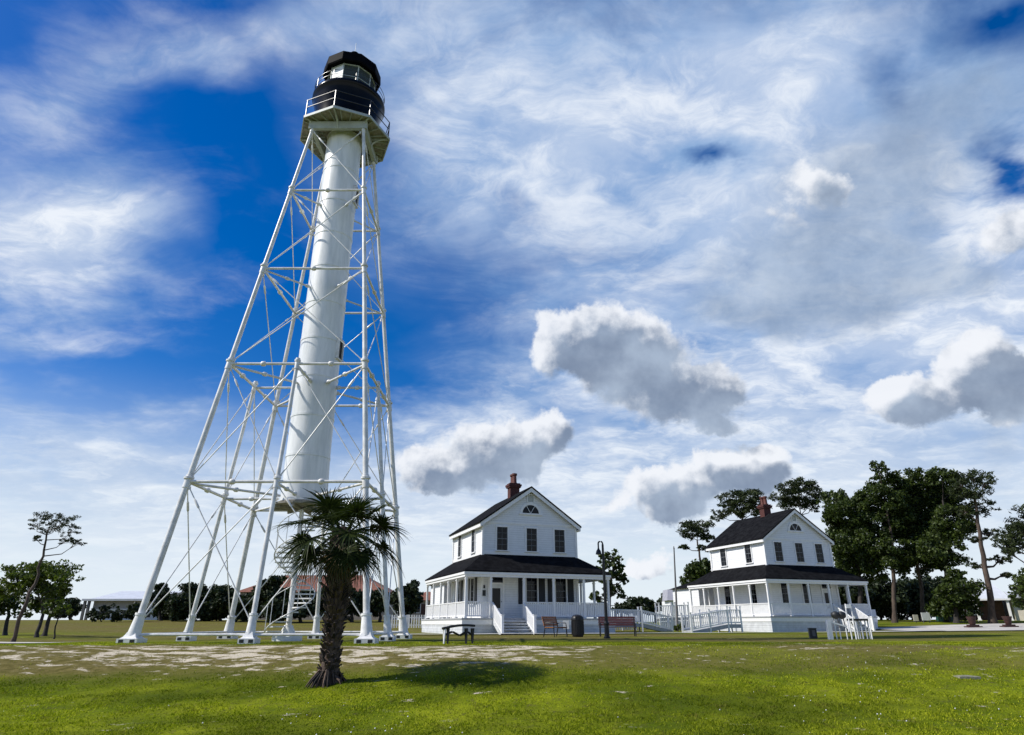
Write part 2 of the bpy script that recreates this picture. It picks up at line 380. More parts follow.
WHITE = (0.78, 0.79, 0.79)
M = dict(
    tower=material('white_tower_paint', (0.78, 0.78, 0.77), 0.38, 0.06, 2.6, col2=(0.58, 0.57, 0.54), bump=.15, bscale=30),
    column=material('white_column_paint', (0.80, 0.81, 0.81), 0.36, 0.08, 3.2, col2=(0.64, 0.66, 0.66), stretch=(1, 1, .16), bump=.25, bscale=9),
    foot=material('white_foot_paint', (0.80, 0.80, 0.78), 0.55, 0.08, 5.0, bump=.3),
    black=material('black_gloss_paint', (0.004, 0.004, 0.005), 0.20, 0.3, 3.0, spec=.14),
    blackroof=material('black_roof_paint', (0.004, 0.004, 0.005), 0.6, 0.3, 3.0, spec=.03),
    deckunder=material('weathered_deck_boards', (0.34, 0.32, 0.27), 0.8, 0.2, 5.0, hook=boards(.16, 0, 1.0, .5)),
    beam=material('grey_beam_paint', (0.42, 0.46, 0.44), 0.55, 0.1, 4.0),
    rail=material('grey_rail_paint', (0.035, 0.036, 0.04), 0.35, 0.1, 4.0),
    lens=material('lens_glass', (0.25, 0.30, 0.30), 0.15, 0.2, 8.0),
    siding=material('white_clapboard', WHITE, 0.55, 0.04, 3.0, hook=boards(.15, 2, 1.3, .5)),
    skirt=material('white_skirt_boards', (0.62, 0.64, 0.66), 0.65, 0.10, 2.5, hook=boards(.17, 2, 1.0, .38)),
    trim=material('white_trim', (0.81, 0.81, 0.80), 0.5, 0.04, 6.0),
    porchfloor=material('grey_porch_floor', (0.42, 0.43, 0.44), 0.6, 0.1, 6.0),
    shingle=material('dark_shingles', (0.015, 0.0155, 0.017), 0.95, 0.25, 2.2, col2=(0.006, 0.006, 0.007), spec=.03, bump=1.0, bscale=26, hook=boards(.2, 2, .8, .3)),
    brick=material('red_brick', (0.095, 0.024, 0.018), 0.8, 0.25, 9.0, bump=.6, bscale=22, hook=boards(.09, 2, .6, .35)),
    pot=material('clay_pot', (0.13, 0.036, 0.025), 0.7, 0.2, 7.0),
    sash=material('grey_sash_paint', (0.16, 0.17, 0.18), 0.5, 0.08, 6.0),
    shutter=material('black_shutter', (0.010, 0.011, 0.012), 0.5, 0.2, 8.0, hook=boards(.07, 2, 1.0, .3)),
    glass=glassmat('dark_window_glass', (0.004, 0.005, 0.008), 0.0),
    lantern=glassmat('lantern_glass', (0.10, 0.12, 0.12), 0.55),
    door=material('pale_door_paint', (0.66, 0.68, 0.68), 0.5, 0.05, 4.0),
    iron=material('black_iron', (0.012, 0.012, 0.013), 0.45, 0.2, 6.0, spec=.4),
    wood=material('orange_brown_slats', (0.46, 0.17, 0.045), 0.55, 0.25, 5.0, stretch=(1, 1, 5)),
    redwood=material('dark_red_slats', (0.085, 0.022, 0.018), 0.5, 0.2, 5.0),
    pole=material('grey_pole', (0.13, 0.125, 0.12), 0.6, 0.15, 4.0),
    board=material('white_board', (0.78, 0.78, 0.77), 0.6, 0.05, 3.0),
    dark=material('charcoal_box', (0.018, 0.02, 0.02), 0.5, 0.2, 5.0),
    rust=material('dark_rust_iron', (0.060, 0.022, 0.016), 0.7, 0.3, 8.0, bump=.5),
    pine_bark=material('pine_bark', (0.105, 0.075, 0.055), 0.9, 0.3, 3.0, bump=1.0, bscale=12, stretch=(1, 1, .4)),
    oak_bark=material('dark_bark', (0.050, 0.042, 0.036), 0.9, 0.3, 3.0, bump=1.0, bscale=12, stretch=(1, 1, .4)),
    boots=material('palm_leaf_bases', (0.070, 0.045, 0.030), 0.85, 0.3, 9.0, island=.92, bump=.6),  # random tone per leaf base, its pale flecks also painting in sunlit spots
    frond=leafmat('palm_fronds', (0.010, 0.019, 0.006), (0.040, 0.056, 0.013), .16, .5, .5, 1.5, .10),
    deadfrond=leafmat('dry_palm_fronds', (0.11, 0.08, 0.045), (0.22, 0.17, 0.09), .15, .7),
    pine=leafmat('pine_needles', (0.012, 0.020, 0.006), (0.044, 0.062, 0.014), .15, .6),
    oak=leafmat('oak_leaves', (0.014, 0.026, 0.006), (0.068, 0.098, 0.016), .25, .5),
    bright=leafmat('spring_leaves', (0.035, 0.056, 0.010), (0.125, 0.160, 0.028), .32, .5),
    hedge=leafmat('far_leaves', (0.012, 0.022, 0.010), (0.034, 0.050, 0.017), .15, .6),
    redroof=material('red_tile_roof', (0.25, 0.095, 0.055), 0.75, 0.18, 1.5, hook=boards(.35, 2, .8, .3)),
    beige=material('beige_stucco', (0.36, 0.31, 0.25), 0.8, 0.1, 1.5),
    greywall=material('grey_metal_wall', (0.33, 0.33, 0.36), 0.6, 0.08, 1.0, hook=boards(.3, 0, .6, .2)),
    metalroof=material('pale_metal_roof', (0.66, 0.68, 0.70), 0.42, 0.06, 1.0, hook=boards(.4, 1, .6, .12)),
    cream=material('cream_stucco', (0.68, 0.62, 0.50), 0.8, 0.06, 1.5),
    brownwall=material('brown_boards', (0.085, 0.035, 0.024), 0.7, 0.2, 2.0, hook=boards(.25, 0, .6, .3)),
    concrete=material('pale_concrete', (0.52, 0.51, 0.48), 0.85, 0.12, 0.7, bump=.4, bscale=14),
    roadsand=material('pale_shell_road', (0.58, 0.55, 0.49), 0.9, 0.14, 0.45, bump=.5, bscale=9),
)

# ================================================================== ground
def vnoise(x, y, seed=0):
    """smooth value noise on numpy arrays, 0..1"""
    xi, yi = np.floor(x).astype(np.int64), np.floor(y).astype(np.int64); fx, fy = x - xi, y - yi
    fx, fy = fx * fx * (3 - 2 * fx), fy * fy * (3 - 2 * fy)
    def h(a, b):
        n = (a * 374761393 + b * 668265263 + seed * 1274126177) & 0xFFFFFFFF
        n = ((n ^ (n >> 13)) * 1103515245) & 0xFFFFFFFF
        return ((n ^ (n >> 16)) & 0xFFFF) / 65535.0
    a, b, c, d = h(xi, yi), h(xi + 1, yi), h(xi, yi + 1), h(xi + 1, yi + 1)
    return (a * (1 - fx) + b * fx) * (1 - fy) + (c * (1 - fx) + d * fx) * fy
def fbm(x, y, seed=0, o=4):
    s, a, t = 0.0, .5, 0.0
    for i in range(o): s = s + a * vnoise(x * 2 ** i, y * 2 ** i, seed + i); t += a; a *= .5
    return s / t
def sstep(a, b, x):
    t = np.clip((x - a) / (b - a), 0, 1); return t * t * (3 - 2 * t)

def height(x, y):
    x = np.asarray(x, float); y = np.asarray(y, float)
    yy = y + 1.6 * (fbm(x * .11, y * .05, 3, 2) - .5) + 0.02 * x
    z = -0.13 - 0.98 * (1 - sstep(10.5, 20.3, yy))
    z = z + sstep(18, 44, x) * sstep(24, 48, y) * (0.16 + 0.40 * sstep(48, 72, y))
    z = z + .16 * sstep(9, 27, x) * sstep(21, 34, y) * (1 - sstep(40, 49, y))
    z = z - sstep(-14.5, -19, x) * sstep(17, 22, y) * .12 * (1 - sstep(40, 60, y))
    z = z + 1.15 * sstep(52, 105, y) * (1 - .45 * sstep(5, 25, x))
    z = z + 0.09 * (fbm(x * .35, y * .5, 21, 3) - .5) * (1 - .8 * sstep(22, 26, y)) + 0.05 * (fbm(x * 1.7, y * 2.6, 5, 3) - .5) * (1 - sstep(20.5, 23, y))
    return z
def gz(x, y): return float(height(x, y))
def ground_at(px, py):
    d = ray(px, py); t = 4.0
    while t < 400:
        p = Vector((d.x * t, d.y * t, CAM_Z + d.z * t))
        if p.z <= gz(p.x, p.y): return Vector((p.x, p.y, gz(p.x, p.y)))
        t += 0.05
    return p
def stand(px, Y, dz=0.0):
    """ground point at distance Y under photo column px (near the horizon)"""
    x = at(px, 624, Y).x; return Vector((x, Y, gz(x, Y) + dz))

def sandmask(x, y):
    yy = y + 1.2 * (fbm(x * .16, y * .1, 9, 2) - .5)
    band = sstep(15.2, 18.0, yy) * (1 - sstep(19.9, 21.0, yy))
    side = 1 - .88 * sstep(-.5, 4.2, x); side = side * (1 - .45 * sstep(-9, -14, x))
    patches = .55 * sstep(.60, .74, fbm(x * .22, y * .35, 31, 3)) * sstep(15, 19, y) * (1 - sstep(24, 30, y))
    return np.clip(band * side + patches * .6, 0, 1)

def axis(segs):
    out = []
    for a, b, n in segs: out += list(np.linspace(a, b, n, endpoint=False))
    return np.array(out + [segs[-1][1]])
gx = axis([(-900, -120, 14), (-120, -26, 48), (-26, 26, 560), (26, 60, 60), (60, 900, 20)])
gy = axis([(-60, 0, 12), (0, 9, 20), (9, 24, 220), (24, 70, 130), (70, 130, 40), (130, 1500, 24)])
GX, GY = np.meshgrid(gx, gy); GZ = height(GX, GY)
nx, ny = len(gx), len(gy)
V = np.stack([GX, GY, GZ], -1).reshape(-1, 3)
ii = (np.arange(ny - 1)[:, None] * nx + np.arange(nx - 1)[None]).ravel()
Fq = np.stack([ii, ii + 1, ii + 1 + nx, ii + nx], -1)

def ground_material():
    m = bpy.data.materials.new('lawn_and_sand'); m.use_nodes = True; t = NT(m.node_tree)
    b = m.node_tree.nodes['Principled BSDF']; b.inputs['Roughness'].default_value = 1.0; b.inputs['Specular IOR Level'].default_value = 0.03
    tcn = t.n('ShaderNodeTexCoord'); P3 = tcn.outputs['Object']
    flat = t.mapping(P3, scale=(1, 1.0, 0.0))
    at_ = t.n('ShaderNodeAttribute', attribute_name='sand'); dr = t.n('ShaderNodeAttribute', attribute_name='dry')
    n1 = t.noise(flat, 0.55, 6, 0.62).outputs[0]; n2 = t.noise(flat, 5.0, 6, 0.68).outputs[0]; n3 = t.noise(flat, 26.0, 5, 0.65).outputs[0]
    g = t.mix(t.ss(n1, .35, .66), (0.125, 0.175, 0.004, 1), (0.300, 0.340, 0.012, 1))
    g = t.mix(t.ss(n2, .50, .74), g, (0.115, 0.098, 0.040, 1))
    g = t.mix(t.m('MULTIPLY', t.ss(n3, .34, .62, 1.0, 0.0), .6), g, (0.030, 0.036, 0.012, 1))
    dry = t.mix(t.ss(n2, .32, .7), (0.095, 0.082, 0.022, 1), (0.185, 0.155, 0.055, 1))
    big = t.noise(t.mapping(P3, scale=(.55, .9, 0)), .32, 5, .6).outputs[0]
    g = t.mix(t.ss(big, .36, .62, .75, 0.0), g, (0.050, 0.072, 0.006, 1))
    g = t.mix(dr.outputs['Fac'], g, dry)
    sc = t.mix(t.ss(n3, .3, .7), (0.44, 0.375, 0.265, 1), (0.66, 0.595, 0.475, 1))
    st = t.noise(t.mapping(P3, scale=(.8, 1.5, 0)), 1.5, 8, 0.72).outputs[0]
    f = t.m('ADD', t.m('MULTIPLY', at_.outputs['Fac'], .36), t.m('MULTIPLY', t.m('SUBTRACT', st, .5), 2.6))
    cc = t.mix(t.ss(f, .30, .46), g, sc)
    t.put(b.inputs['Base Color'], cc)
    bn = t.n('ShaderNodeBump'); bn.inputs['Strength'].default_value = .9; bn.inputs['Distance'].default_value = .05
    t.put(bn.inputs['Height'], t.m('ADD', t.m('MULTIPLY', n2, .9), t.m('MULTIPLY', n3, .5))); t.put(b.inputs['Normal'], bn.outputs[0])
    return m
ground = fast_mesh('ground', V, Fq, ground_material()); tag(ground, kind='structure')
ground.data.shade_smooth()
def drymask(x, y):
    d = .75 * sstep(15.0, 17.0, y) * (1 - sstep(20.2, 21.6, y)) * (1 - .45 * sstep(2, 9, x))
    d = d + .8 * sstep(24, 28, y) * (1 - sstep(42, 50, y)) * (.35 + .65 * sstep(.35, .6, fbm(x * .3, y * .3, 91, 3)))
    d = d + .75 * sstep(40, 62, y) * (1 - sstep(5, 20, x)) + .5 * sstep(.5, .68, fbm(x * .2, y * .28, 44, 3)) * sstep(12, 20, y)
    return np.clip(d, 0, 1)
for nm, fn in (('sand', sandmask), ('dry', drymask)):
    a = ground.data.attributes.new(nm, 'FLOAT', 'POINT'); a.data.foreach_set('value', np.clip(fn(V[:, 0], V[:, 1]), 0, 1).astype(np.float32))

def drape(name, left, right, mat, lift, n=60):
    """a strip laid on the ground between two edge lines"""
    def res(pts):
        pts = np.array(pts, float); d = np.r_[0, np.cumsum(np.hypot(*np.diff(pts, axis=0).T))]; tt = np.linspace(0, d[-1], n)
        return np.stack([np.interp(tt, d, pts[:, 0]), np.interp(tt, d, pts[:, 1])], -1)
    L, R = res(left), res(right); m = 7
    P2 = np.stack([L + (R - L) * k / (m - 1) for k in range(m)], 1)
    wob = (fbm(P2[..., 0] * 1.1, P2[..., 1] * 1.1, 77, 3) - .5) * .5
    P2[:, 0, 1] += wob[:, 0]; P2[:, -1, 1] += wob[:, -1]
    Z = height(P2[..., 0], P2[..., 1]) + lift
    Vv = np.concatenate([P2, Z[..., None]], -1).reshape(-1, 3)
    i0 = (np.arange(n - 1)[:, None] * m + np.arange(m - 1)[None]).ravel()
    o = fast_mesh(name, Vv, np.stack([i0, i0 + 1, i0 + 1 + m, i0 + m], -1), mat); o.data.shade_smooth()
    return tag(o, kind='structure')
# concrete walk past the houses, shell road on the right, sand track on the left
drape('path', [(-7.0, 38.6), (2, 41.4), (8, 43.6), (20, 47.2), (31, 50.2)], [(-7.0, 40.6), (2, 43.2), (8, 45.4), (20, 49.2), (31, 53.0)], M['concrete'], .07)
drape('road', [(30.5, 49.5), (36, 50.0), (44, 51.5), (60, 54), (90, 60)], [(29.5, 60), (36, 62), (44, 64.5), (60, 70), (90, 80)], M['roadsand'], .06)
drape('track', [(-40, 29.5), (-28, 28.6), (-20, 27.8), (-16.5, 27.6)], [(-40, 32.5), (-28, 31.2), (-20, 29.3), (-16.5, 28.6)], M['roadsand'], .02)

# ------------------------------------------------------------------ grass
def scatter(n, y0, y1, seed, pw=0.0):
    r = np.random.default_rng(seed)
    y = y0 + (y1 - y0) * r.random(n) ** (1 + pw); x = (r.random(n) * 2 - 1) * (0.86 * y + 2.5)
    return x, y, r
def blades():
    x, y, r = scatter(430000, 9.3, 24.5, 3, .25)
    keep = r.random(len(x)) > np.clip(sandmask(x, y) * 1.15 + drymask(x, y) * .85, 0, .97)
    tuft = fbm(x * 2.3, y * 2.3, 61, 3); keep &= r.random(len(x)) < np.clip(.25 + 2.2 * (tuft - .3), .12, 1)
    x, y, tuft = x[keep], y[keep], tuft[keep]; n = len(x)
    hgt = (0.014 + 0.026 * r.random(n)) * (.55 + .9 * tuft) * (1 + .5 * (r.random(n) > .96)); a = r.random(n) * 2 * np.pi
    wd = 0.007 + 0.007 * r.random(n); lean = hgt * (.25 + .9 * r.random(n)); la = r.random(n) * 2 * np.pi
    z = height(x, y) - .004
    A = np.stack([x - np.cos(a) * wd, y - np.sin(a) * wd, z], -1); B = np.stack([x + np.cos(a) * wd, y + np.sin(a) * wd, z], -1)
    C = np.stack([x + np.cos(la) * lean, y + np.sin(la) * lean, z + hgt], -1)
    V = np.stack([A, B, C], 1).reshape(-1, 3); F = np.arange(3 * n).reshape(-1, 3)
    return V, F
gm = leafmat('grass_blades', (0.135, 0.180, 0.003), (0.480, 0.500, 0.030), .35, .6, .5, .5, .06, c3=(0.060, 0.095, 0.004))
Vb, Fb = blades(); tag(fast_mesh('grass', Vb, Fb, gm), kind='stuff')
def flowers():
    x, y, r = scatter(800, 9.6, 20, 5, .3)
    k = (fbm(x * .55, y * .55, 71, 3) + .25 * r.random(len(x)) > .66) & (sandmask(x, y) < .2); x, y = x[k], y[k]; n = len(x)
    s = .006 + .009 * r.random(n); z = height(x, y) + .035 + .02 * r.random(n)
    oct6 = np.array([(1, 0, 0), (-1, 0, 0), (0, 1, 0), (0, -1, 0), (0, 0, 1), (0, 0, -1)], float)
    V = (np.stack([x, y, z], -1)[:, None] + oct6[None] * s[:, None, None]).reshape(-1, 3)
    f = np.array([(0, 2, 4), (2, 1, 4), (1, 3, 4), (3, 0, 4), (2, 0, 5), (1, 2, 5), (3, 1, 5), (0, 3, 5)])
    return V, (np.arange(n)[:, None, None] * 6 + f[None]).reshape(-1, 3)
Vf, Ff = flowers(); tag(fast_mesh('clover_flowers', Vf, Ff, M['board']), kind='stuff')

# ================================================================== lighthouse
TX, TY, TYAW = -8.507, 26.763, -0.0033
W0, W5 = 3.807, 1.2459
ZS = [0.0, 5.267, 10.072, 14.686, 19.089, 23.0]
hw_ = lambda z: W0 + (W5 - W0) * z / 23.0
LH = thing('lighthouse', (TX, TY, 0), 'tall white iron skeleton lighthouse with black lantern house on top of a central tube', 'lighthouse', rz=TYAW)
CORN = [(-1, -1), (1, -1), (1, 1), (-1, 1)]; MIDS = [(0, -1), (1, 0), (0, 1), (-1, 0)]
def node(c, z): return Vector((c[0] * hw_(z), c[1] * hw_(z), z))
GB = gz(TX, TY)
def foot(c, r, big):
    b = MB(); s = .33 if big else .27; p0 = node(c, 0)
    zz = gz(TX + p0.x, TY + p0.y) - .06
    b.span(p0.x - s, p0.x + s, p0.y - s, p0.y + s, zz, zz + .22)
    for k in range(5):
        f = k / 4; ss = s * (.84 - .44 * f ** .55); z = zz + .22 + .20 * f
        if k: 
            q = [Vector((p0.x * 1 + sx * ss, p0.y + sy * ss, z)) for sx, sy in ((-1, -1), (1, -1), (1, 1), (-1, 1))]
            o = [Vector((p0.x + sx * sp_, p0.y + sy * sp_, zp)) for sx, sy in ((-1, -1), (1, -1), (1, 1), (-1, 1))]
            b.add(o + q, [(0, 1, 5, 4), (1, 2, 6, 5), (2, 3, 7, 6), (3, 0, 4, 7), (4, 5, 6, 7), (0, 3, 2, 1)])
        sp_, zp = ss, z
    b.tube([node(c, zz + .30), node(c, .74)], [r * 1.85, r * 1.35], 14); b.tube([node(c, .72), node(c, .79)], r * 1.6, 14)
    return b, zz, s
for kind_, lst in (('c', CORN), ('m', MIDS)):
    for c in lst:
        top = 23.0 if kind_ == 'c' else ZS[2]; r0, r1 = (.112, .074) if kind_ == 'c' else (.086, .070)
        b = MB(); b.tube([node(c, .6), node(c, top)], [r0, r1], 14)
        for z in ZS[1:]:
            if z < top + .1:
                d = (node(c, z + .3) - node(c, z - .3)).normalized(); rr = (r0 + (r1 - r0) * z / top)
                b.tube([node(c, z) - d * .24, node(c, z) + d * .24], rr * 1.28, 12)
                if z < 22: b.lathe([(rr * 1.2, -.02), (rr * 1.75, .0), (rr * 1.75, .07), (rr * 1.2, .09)], 12, node(c, z) + d * .10)
        leg = b.build('leg', M['tower'], LH, smooth=True)
        fb, zz, s = foot(c, r0, kind_ == 'c'); ft = fb.build('foot', M['foot'], leg, smooth=True, sharp=35)
        p0 = node(c, 0)
        for sg in (-1, 1):
            MB().span(p0.x + sg * s * .55 - .075, p0.x + sg * s * .55 + .075, p0.y - s - .004, p0.y - s + .02, zz + .09, zz + .19).build('drain_hole', M['dark'], leg)
def strut(p, q, r, beads, name='horizontal_strut', m='tower'):
    b = MB(); p, q = Vector(p), Vector(q); b.tube([p, q], r, 8)
    d = (q - p).normalized()
    for f in beads:
        c = p.lerp(q, f); b.tube([c - d * .10, c - d * .05, c + d * .05, c + d * .10], [r * 1.15, r * 1.9, r * 1.9, r * 1.15], 8)
    return b.build(name, M[m], LH, smooth=True, sharp=50)
def brace(p, q, r=.021):
    b = MB(); p, q = Vector(p), Vector(q); d = (q - p).normalized(); p = p + d * .22; q = q - d * .22
    b.tube([p, q], r, 6)
    L = (q - p).length; a = q - d * min(.9, L * .2); e = a + d * .42
    b.tube([a, a + d * .06, e - d * .06, e], [r, r * 2.1, r * 2.1, r], 6)
    b.box(q, (.07, .07, .10)); b.box(p, (.06, .06, .08))
    return b.build('diagonal_brace', M['tower'], LH, smooth=True, sharp=50)
RC = lambda z: .905 - .0023 * z
for side in range(4):
    c0, c1, mdl = CORN[side], CORN[(side + 1) % 4], MIDS[side]
    for li in range(5):
        z = ZS[li]; zz = z if li else .14
        if li < 3:
            for a, b_ in ((c0, mdl), (mdl, c1)):
                strut(node(a, zz), node(b_, zz), .058 if li else .042, (.5,) if li else ())
        else: strut(node(c0, zz), node(c1, zz), .055, (.5,))
    for li in range(5):
        za, zb = ZS[li] + (.45 if li == 0 else .05), ZS[li + 1] - .06
        if li < 2:
            for a, b_ in ((c0, mdl), (mdl, c1)):
                brace(node(a, za), node(b_, zb)); brace(node(b_, za), node(a, zb))
        else:
            brace(node(c0, za), node(c1, zb)); brace(node(c1, za), node(c0, zb))
    for li in (1, 2, 3, 4):
        z = ZS[li]
        for c in ([c0, mdl] if li < 3 else [c0]):
            p = node(c, z - .05); d = Vector((p.x, p.y, 0)).normalized(); rin = 1.0 if li == 1 else RC(z) - .02
            strut(p, Vector((d.x * rin, d.y * rin, z - .05)), .05 if li < 3 else .04, (.5, .94), 'radial_strut')
# central tube
b = MB(); prof = []
zc = 5.02; seams = [5.02, 6.9, 8.6, 10.35, 12.1, 13.9, 15.7, 17.5, 19.3, 21.2, 23.42]
for a_, e_ in zip(seams[:-1], seams[1:]):
    prof += [(RC(a_) + .018, a_), (RC(a_) + .018, a_ + .06), (RC(a_), a_ + .065), (RC(e_), e_ - .055), (RC(e_) + .018, e_ - .05)]
b.lathe(prof, 48); b.build('tower_tube', M['column'], LH, smooth=True, sharp=60)
for zwin, ang in ((11.75, RAD(-8)), (19.9, RAD(-4)), (15.9, RAD(150))):
    rr = RC(zwin); d = Vector((math.cos(ang), math.sin(ang), 0)); R = Matrix.Rotation(ang, 3, 'Z')
    wf = MB(); 
    for sy in (-1, 1): wf.box(d * (rr + .02) + R @ Vector((0, sy * .24, 0)) + Vector((0, 0, zwin)), (.14, .06, .95), R)
    for sz in (-1, 1): wf.box(d * (rr + .02) + Vector((0, 0, zwin + sz * .47)), (.14, .54, .06), R)
    wo = wf.build('window', M['tower'], LH)
    MB().box(d * (rr - .005) + Vector((0, 0, zwin)), (.06, .42, .88), R).build('pane', M['glass'], wo)
# landing and spiral stair under the tube
b = MB(); b.lathe([(1.22, 4.86), (1.22, 4.94)], 24); b.lathe([(.96, 4.94), (.96, 5.03)], 24)
for k in range(8):
    t = k * math.pi / 4; b.bar((0, 0, 4.80), (1.2 * math.cos(t), 1.2 * math.sin(t), 4.80), .07, .12)
b.build('landing', M['deckunder'], LH)
st = MB(); NT_ = 27; turn = 1.6
for k in range(NT_):
    z = .18 + (4.72 - .18) * k / NT_; a0 = RAD(200) + turn * 2 * math.pi * k / NT_; a1 = a0 + turn * 2 * math.pi / NT_ * 1.12
    q = [Vector((r * math.cos(a), r * math.sin(a), z)) for r, a in ((.07, a0), (.82, a0), (.82, (a0 + a1) / 2), (.82, a1), (.07, a1))]
    st.prism(q, (0, 0, .045))
stair = st.build('spiral_stair', M['tower'], LH)
MB().tube([(0, 0, GB - .02), (0, 0, 4.9)], [.11, .09], 12).build('stair_post', M['tower'], stair, smooth=True)
hr = MB(); pts = []
for k in range(101):
    f = k / 100; a = RAD(200) + turn * 2 * math.pi * f; pts.append(Vector((0.84 * math.cos(a), 0.84 * math.sin(a), .18 + 4.54 * f)))
hr.tube([p + Vector((0, 0, .95)) for p in pts[:84]], .016, 6); hr.tube([p - Vector((0, 0, .02)) for p in pts], .022, 6)
for k in range(0, 84, 6): hr.tube([pts[k], pts[k] + Vector((0, 0, .95))], .014, 5)
hr.build('stair_railing', M['tower'], stair, smooth=True)
b = MB(); b.lathe([(.55, GB - .05), (.55, GB + .16), (.30, GB + .22), (.16, GB + .55)], 16); b.build('stair_footing', M['foot'], stair, smooth=True)
# gallery deck
DZ = 23.5; octa = lambda R, z, n=8, o=0.0: [Vector((R * math.cos(o + 2 * math.pi * k / n), R * math.sin(o + 2 * math.pi * k / n), z)) for k in range(n)]
b = MB(); b.prism(octa(2.25, DZ), (0, 0, .07)); b.build('gallery_deck', M['deckunder'], LH)
b = MB(); o8 = octa(2.27, DZ - .05)
for k in range(8): b.bar(o8[k], o8[(k + 1) % 8], .05, .14)
for k in range(8):
    t = k * math.pi / 4; 
    b.bar((.95 * math.cos(t), .95 * math.sin(t), DZ - .06), (2.22 * math.cos(t), 2.22 * math.sin(t), DZ - .06), .06, .11)
for k in range(24):
    t = RAD(7.5) + k * math.pi / 12; b.bar((1.0 * math.cos(t), 1.0 * math.sin(t), DZ - .035), (2.08 * math.cos(t), 2.08 * math.sin(t), DZ - .035), .04, .07)
b.build('deck_joists', M['beam'], LH)
b = MB(); wq = W5 + .02
for sx, sy, L in ((0, -1, 0), (0, 1, 0)): b.span(-wq - .16, wq + .16, sy * wq - .09, sy * wq + .09, 22.98, 23.40)
for sx in (-1, 1): b.span(sx * wq - .09, sx * wq + .09, -wq + .092, wq - .092, 22.985, 23.395)
b.build('gallery_beam', M['beam'], LH)
def bracket(k):
    t = k * math.pi / 4; d = Vector((math.cos(t), math.sin(t), 0)); r0 = wq / max(abs(d.x), abs(d.y)) + .08 if k % 2 == 0 else wq * 1.36
    pts = [d * (r0 + (2.16 - r0) * (1 - math.cos(a))) + Vector((0, 0, 22.98 + .46 * math.sin(a))) for a in (0, .4, .8, 1.2, 1.57)]
    return MB().tube(pts, .045, 8)
for k in range(8): bracket(k).build('bracket', M['beam'], LH, smooth=True)
def railing(R, n, z0, hts, r, o=0.0, seg=0):
    b = MB()
    if seg:   # round
        for h in hts: b.tube(octa(R, z0 + h, seg) + [octa(R, z0 + h, seg)[0]], r, 6, False)
    else:
        ring = octa(R, 0, n, o)
        for h in hts:
            for k in range(n): b.tube([ring[k] + Vector((0, 0, z0 + h)), ring[(k + 1) % n] + Vector((0, 0, z0 + h))], r, 6)
    for p in octa(R, z0, n, o): b.tube([p, p + Vector((0, 0, max(hts)))], r * 1.25, 6)
    return b
railing(2.2, 8, DZ + .07, (.5, .95), .022).build('gallery_railing', M['rail'], LH, smooth=True)
# black watch room, lantern, roof
b = MB(); b.lathe([(1.50, DZ + .07), (1.53, 24.1), (1.62, 24.8), (1.74, 25.28), (1.80, 25.5), (1.84, 25.54), (1.84, 25.70), (1.80, 25.735)], 56); b.build('watch_room', M['black'], LH, smooth=True, sharp=50)
railing(1.78, 10, 25.735, (.28, .56), .014, 0.1, 48).build('lantern_railing', M['rail'], LH, smooth=True)
NL = 10; OFF = -math.pi / 2 - RAD(5.5)
lz0, lz1 = 25.736, 27.32; v10 = octa(1.2, 0, NL, OFF)
b = MB(); b.prism(octa(1.2, lz0, NL, OFF), (0, 0, .14))
for p in v10: b.tube([p + Vector((0, 0, lz0)), p + Vector((0, 0, lz1))], .035, 6)
for k in range(NL):
    b.bar(v10[k] + Vector((0, 0, lz1 - .05)), v10[(k + 1) % NL] + Vector((0, 0, lz1 - .05)), .05, .12)
    b.bar(v10[k] + Vector((0, 0, lz0 + .78)), v10[(k + 1) % NL] + Vector((0, 0, lz0 + .78)), .03, .035)
lant = b.build('lantern_room', M['beam'], LH)
for k in range(NL):
    a_, e_ = v10[k], v10[(k + 1) % NL]; mid = (a_ + e_) / 2; ang = math.atan2(mid.y, mid.x); R = Matrix.Rotation(ang, 3, 'Z'); wl = (e_ - a_).length - .07
    door_ = (k == NL - 1)
    MB().box(mid * .985 + Vector((0, 0, (lz0 + .14 + lz1 - .11) / 2)), (.02 if not door_ else .045, wl, lz1 - lz0 - .26), R).build('door' if door_ else 'glass_pane', M['trim' if door_ else 'lantern'], lant)
b = MB(); b.lathe([(.28, lz0 + .14), (.28, lz0 + .5), (.34, lz0 + .52), (.40, lz0 + .9), (.34, lz0 + 1.25), (.15, lz0 + 1.38)], 20); b.build('lens', M['lens'], LH, smooth=True)
b = MB(); b.lathe([(1.22, 27.28), (1.46, 27.26), (1.50, 27.34), (1.47, 27.86), (1.38, 27.92), (.34, 28.62), (.30, 28.74)], NL, a0=OFF)
b.lathe([(.16, 28.74), (.14, 28.82), (.26, 28.92), (.29, 29.04), (.24, 29.16), (.08, 29.26)], 14); rf = b.build('lantern_roof', M['blackroof'], LH)
MB().tube([(0, 0, 29.2), (0, 0, 30.0)], [.018, .010], 6).build('lightning_rod', M['board'], rf)

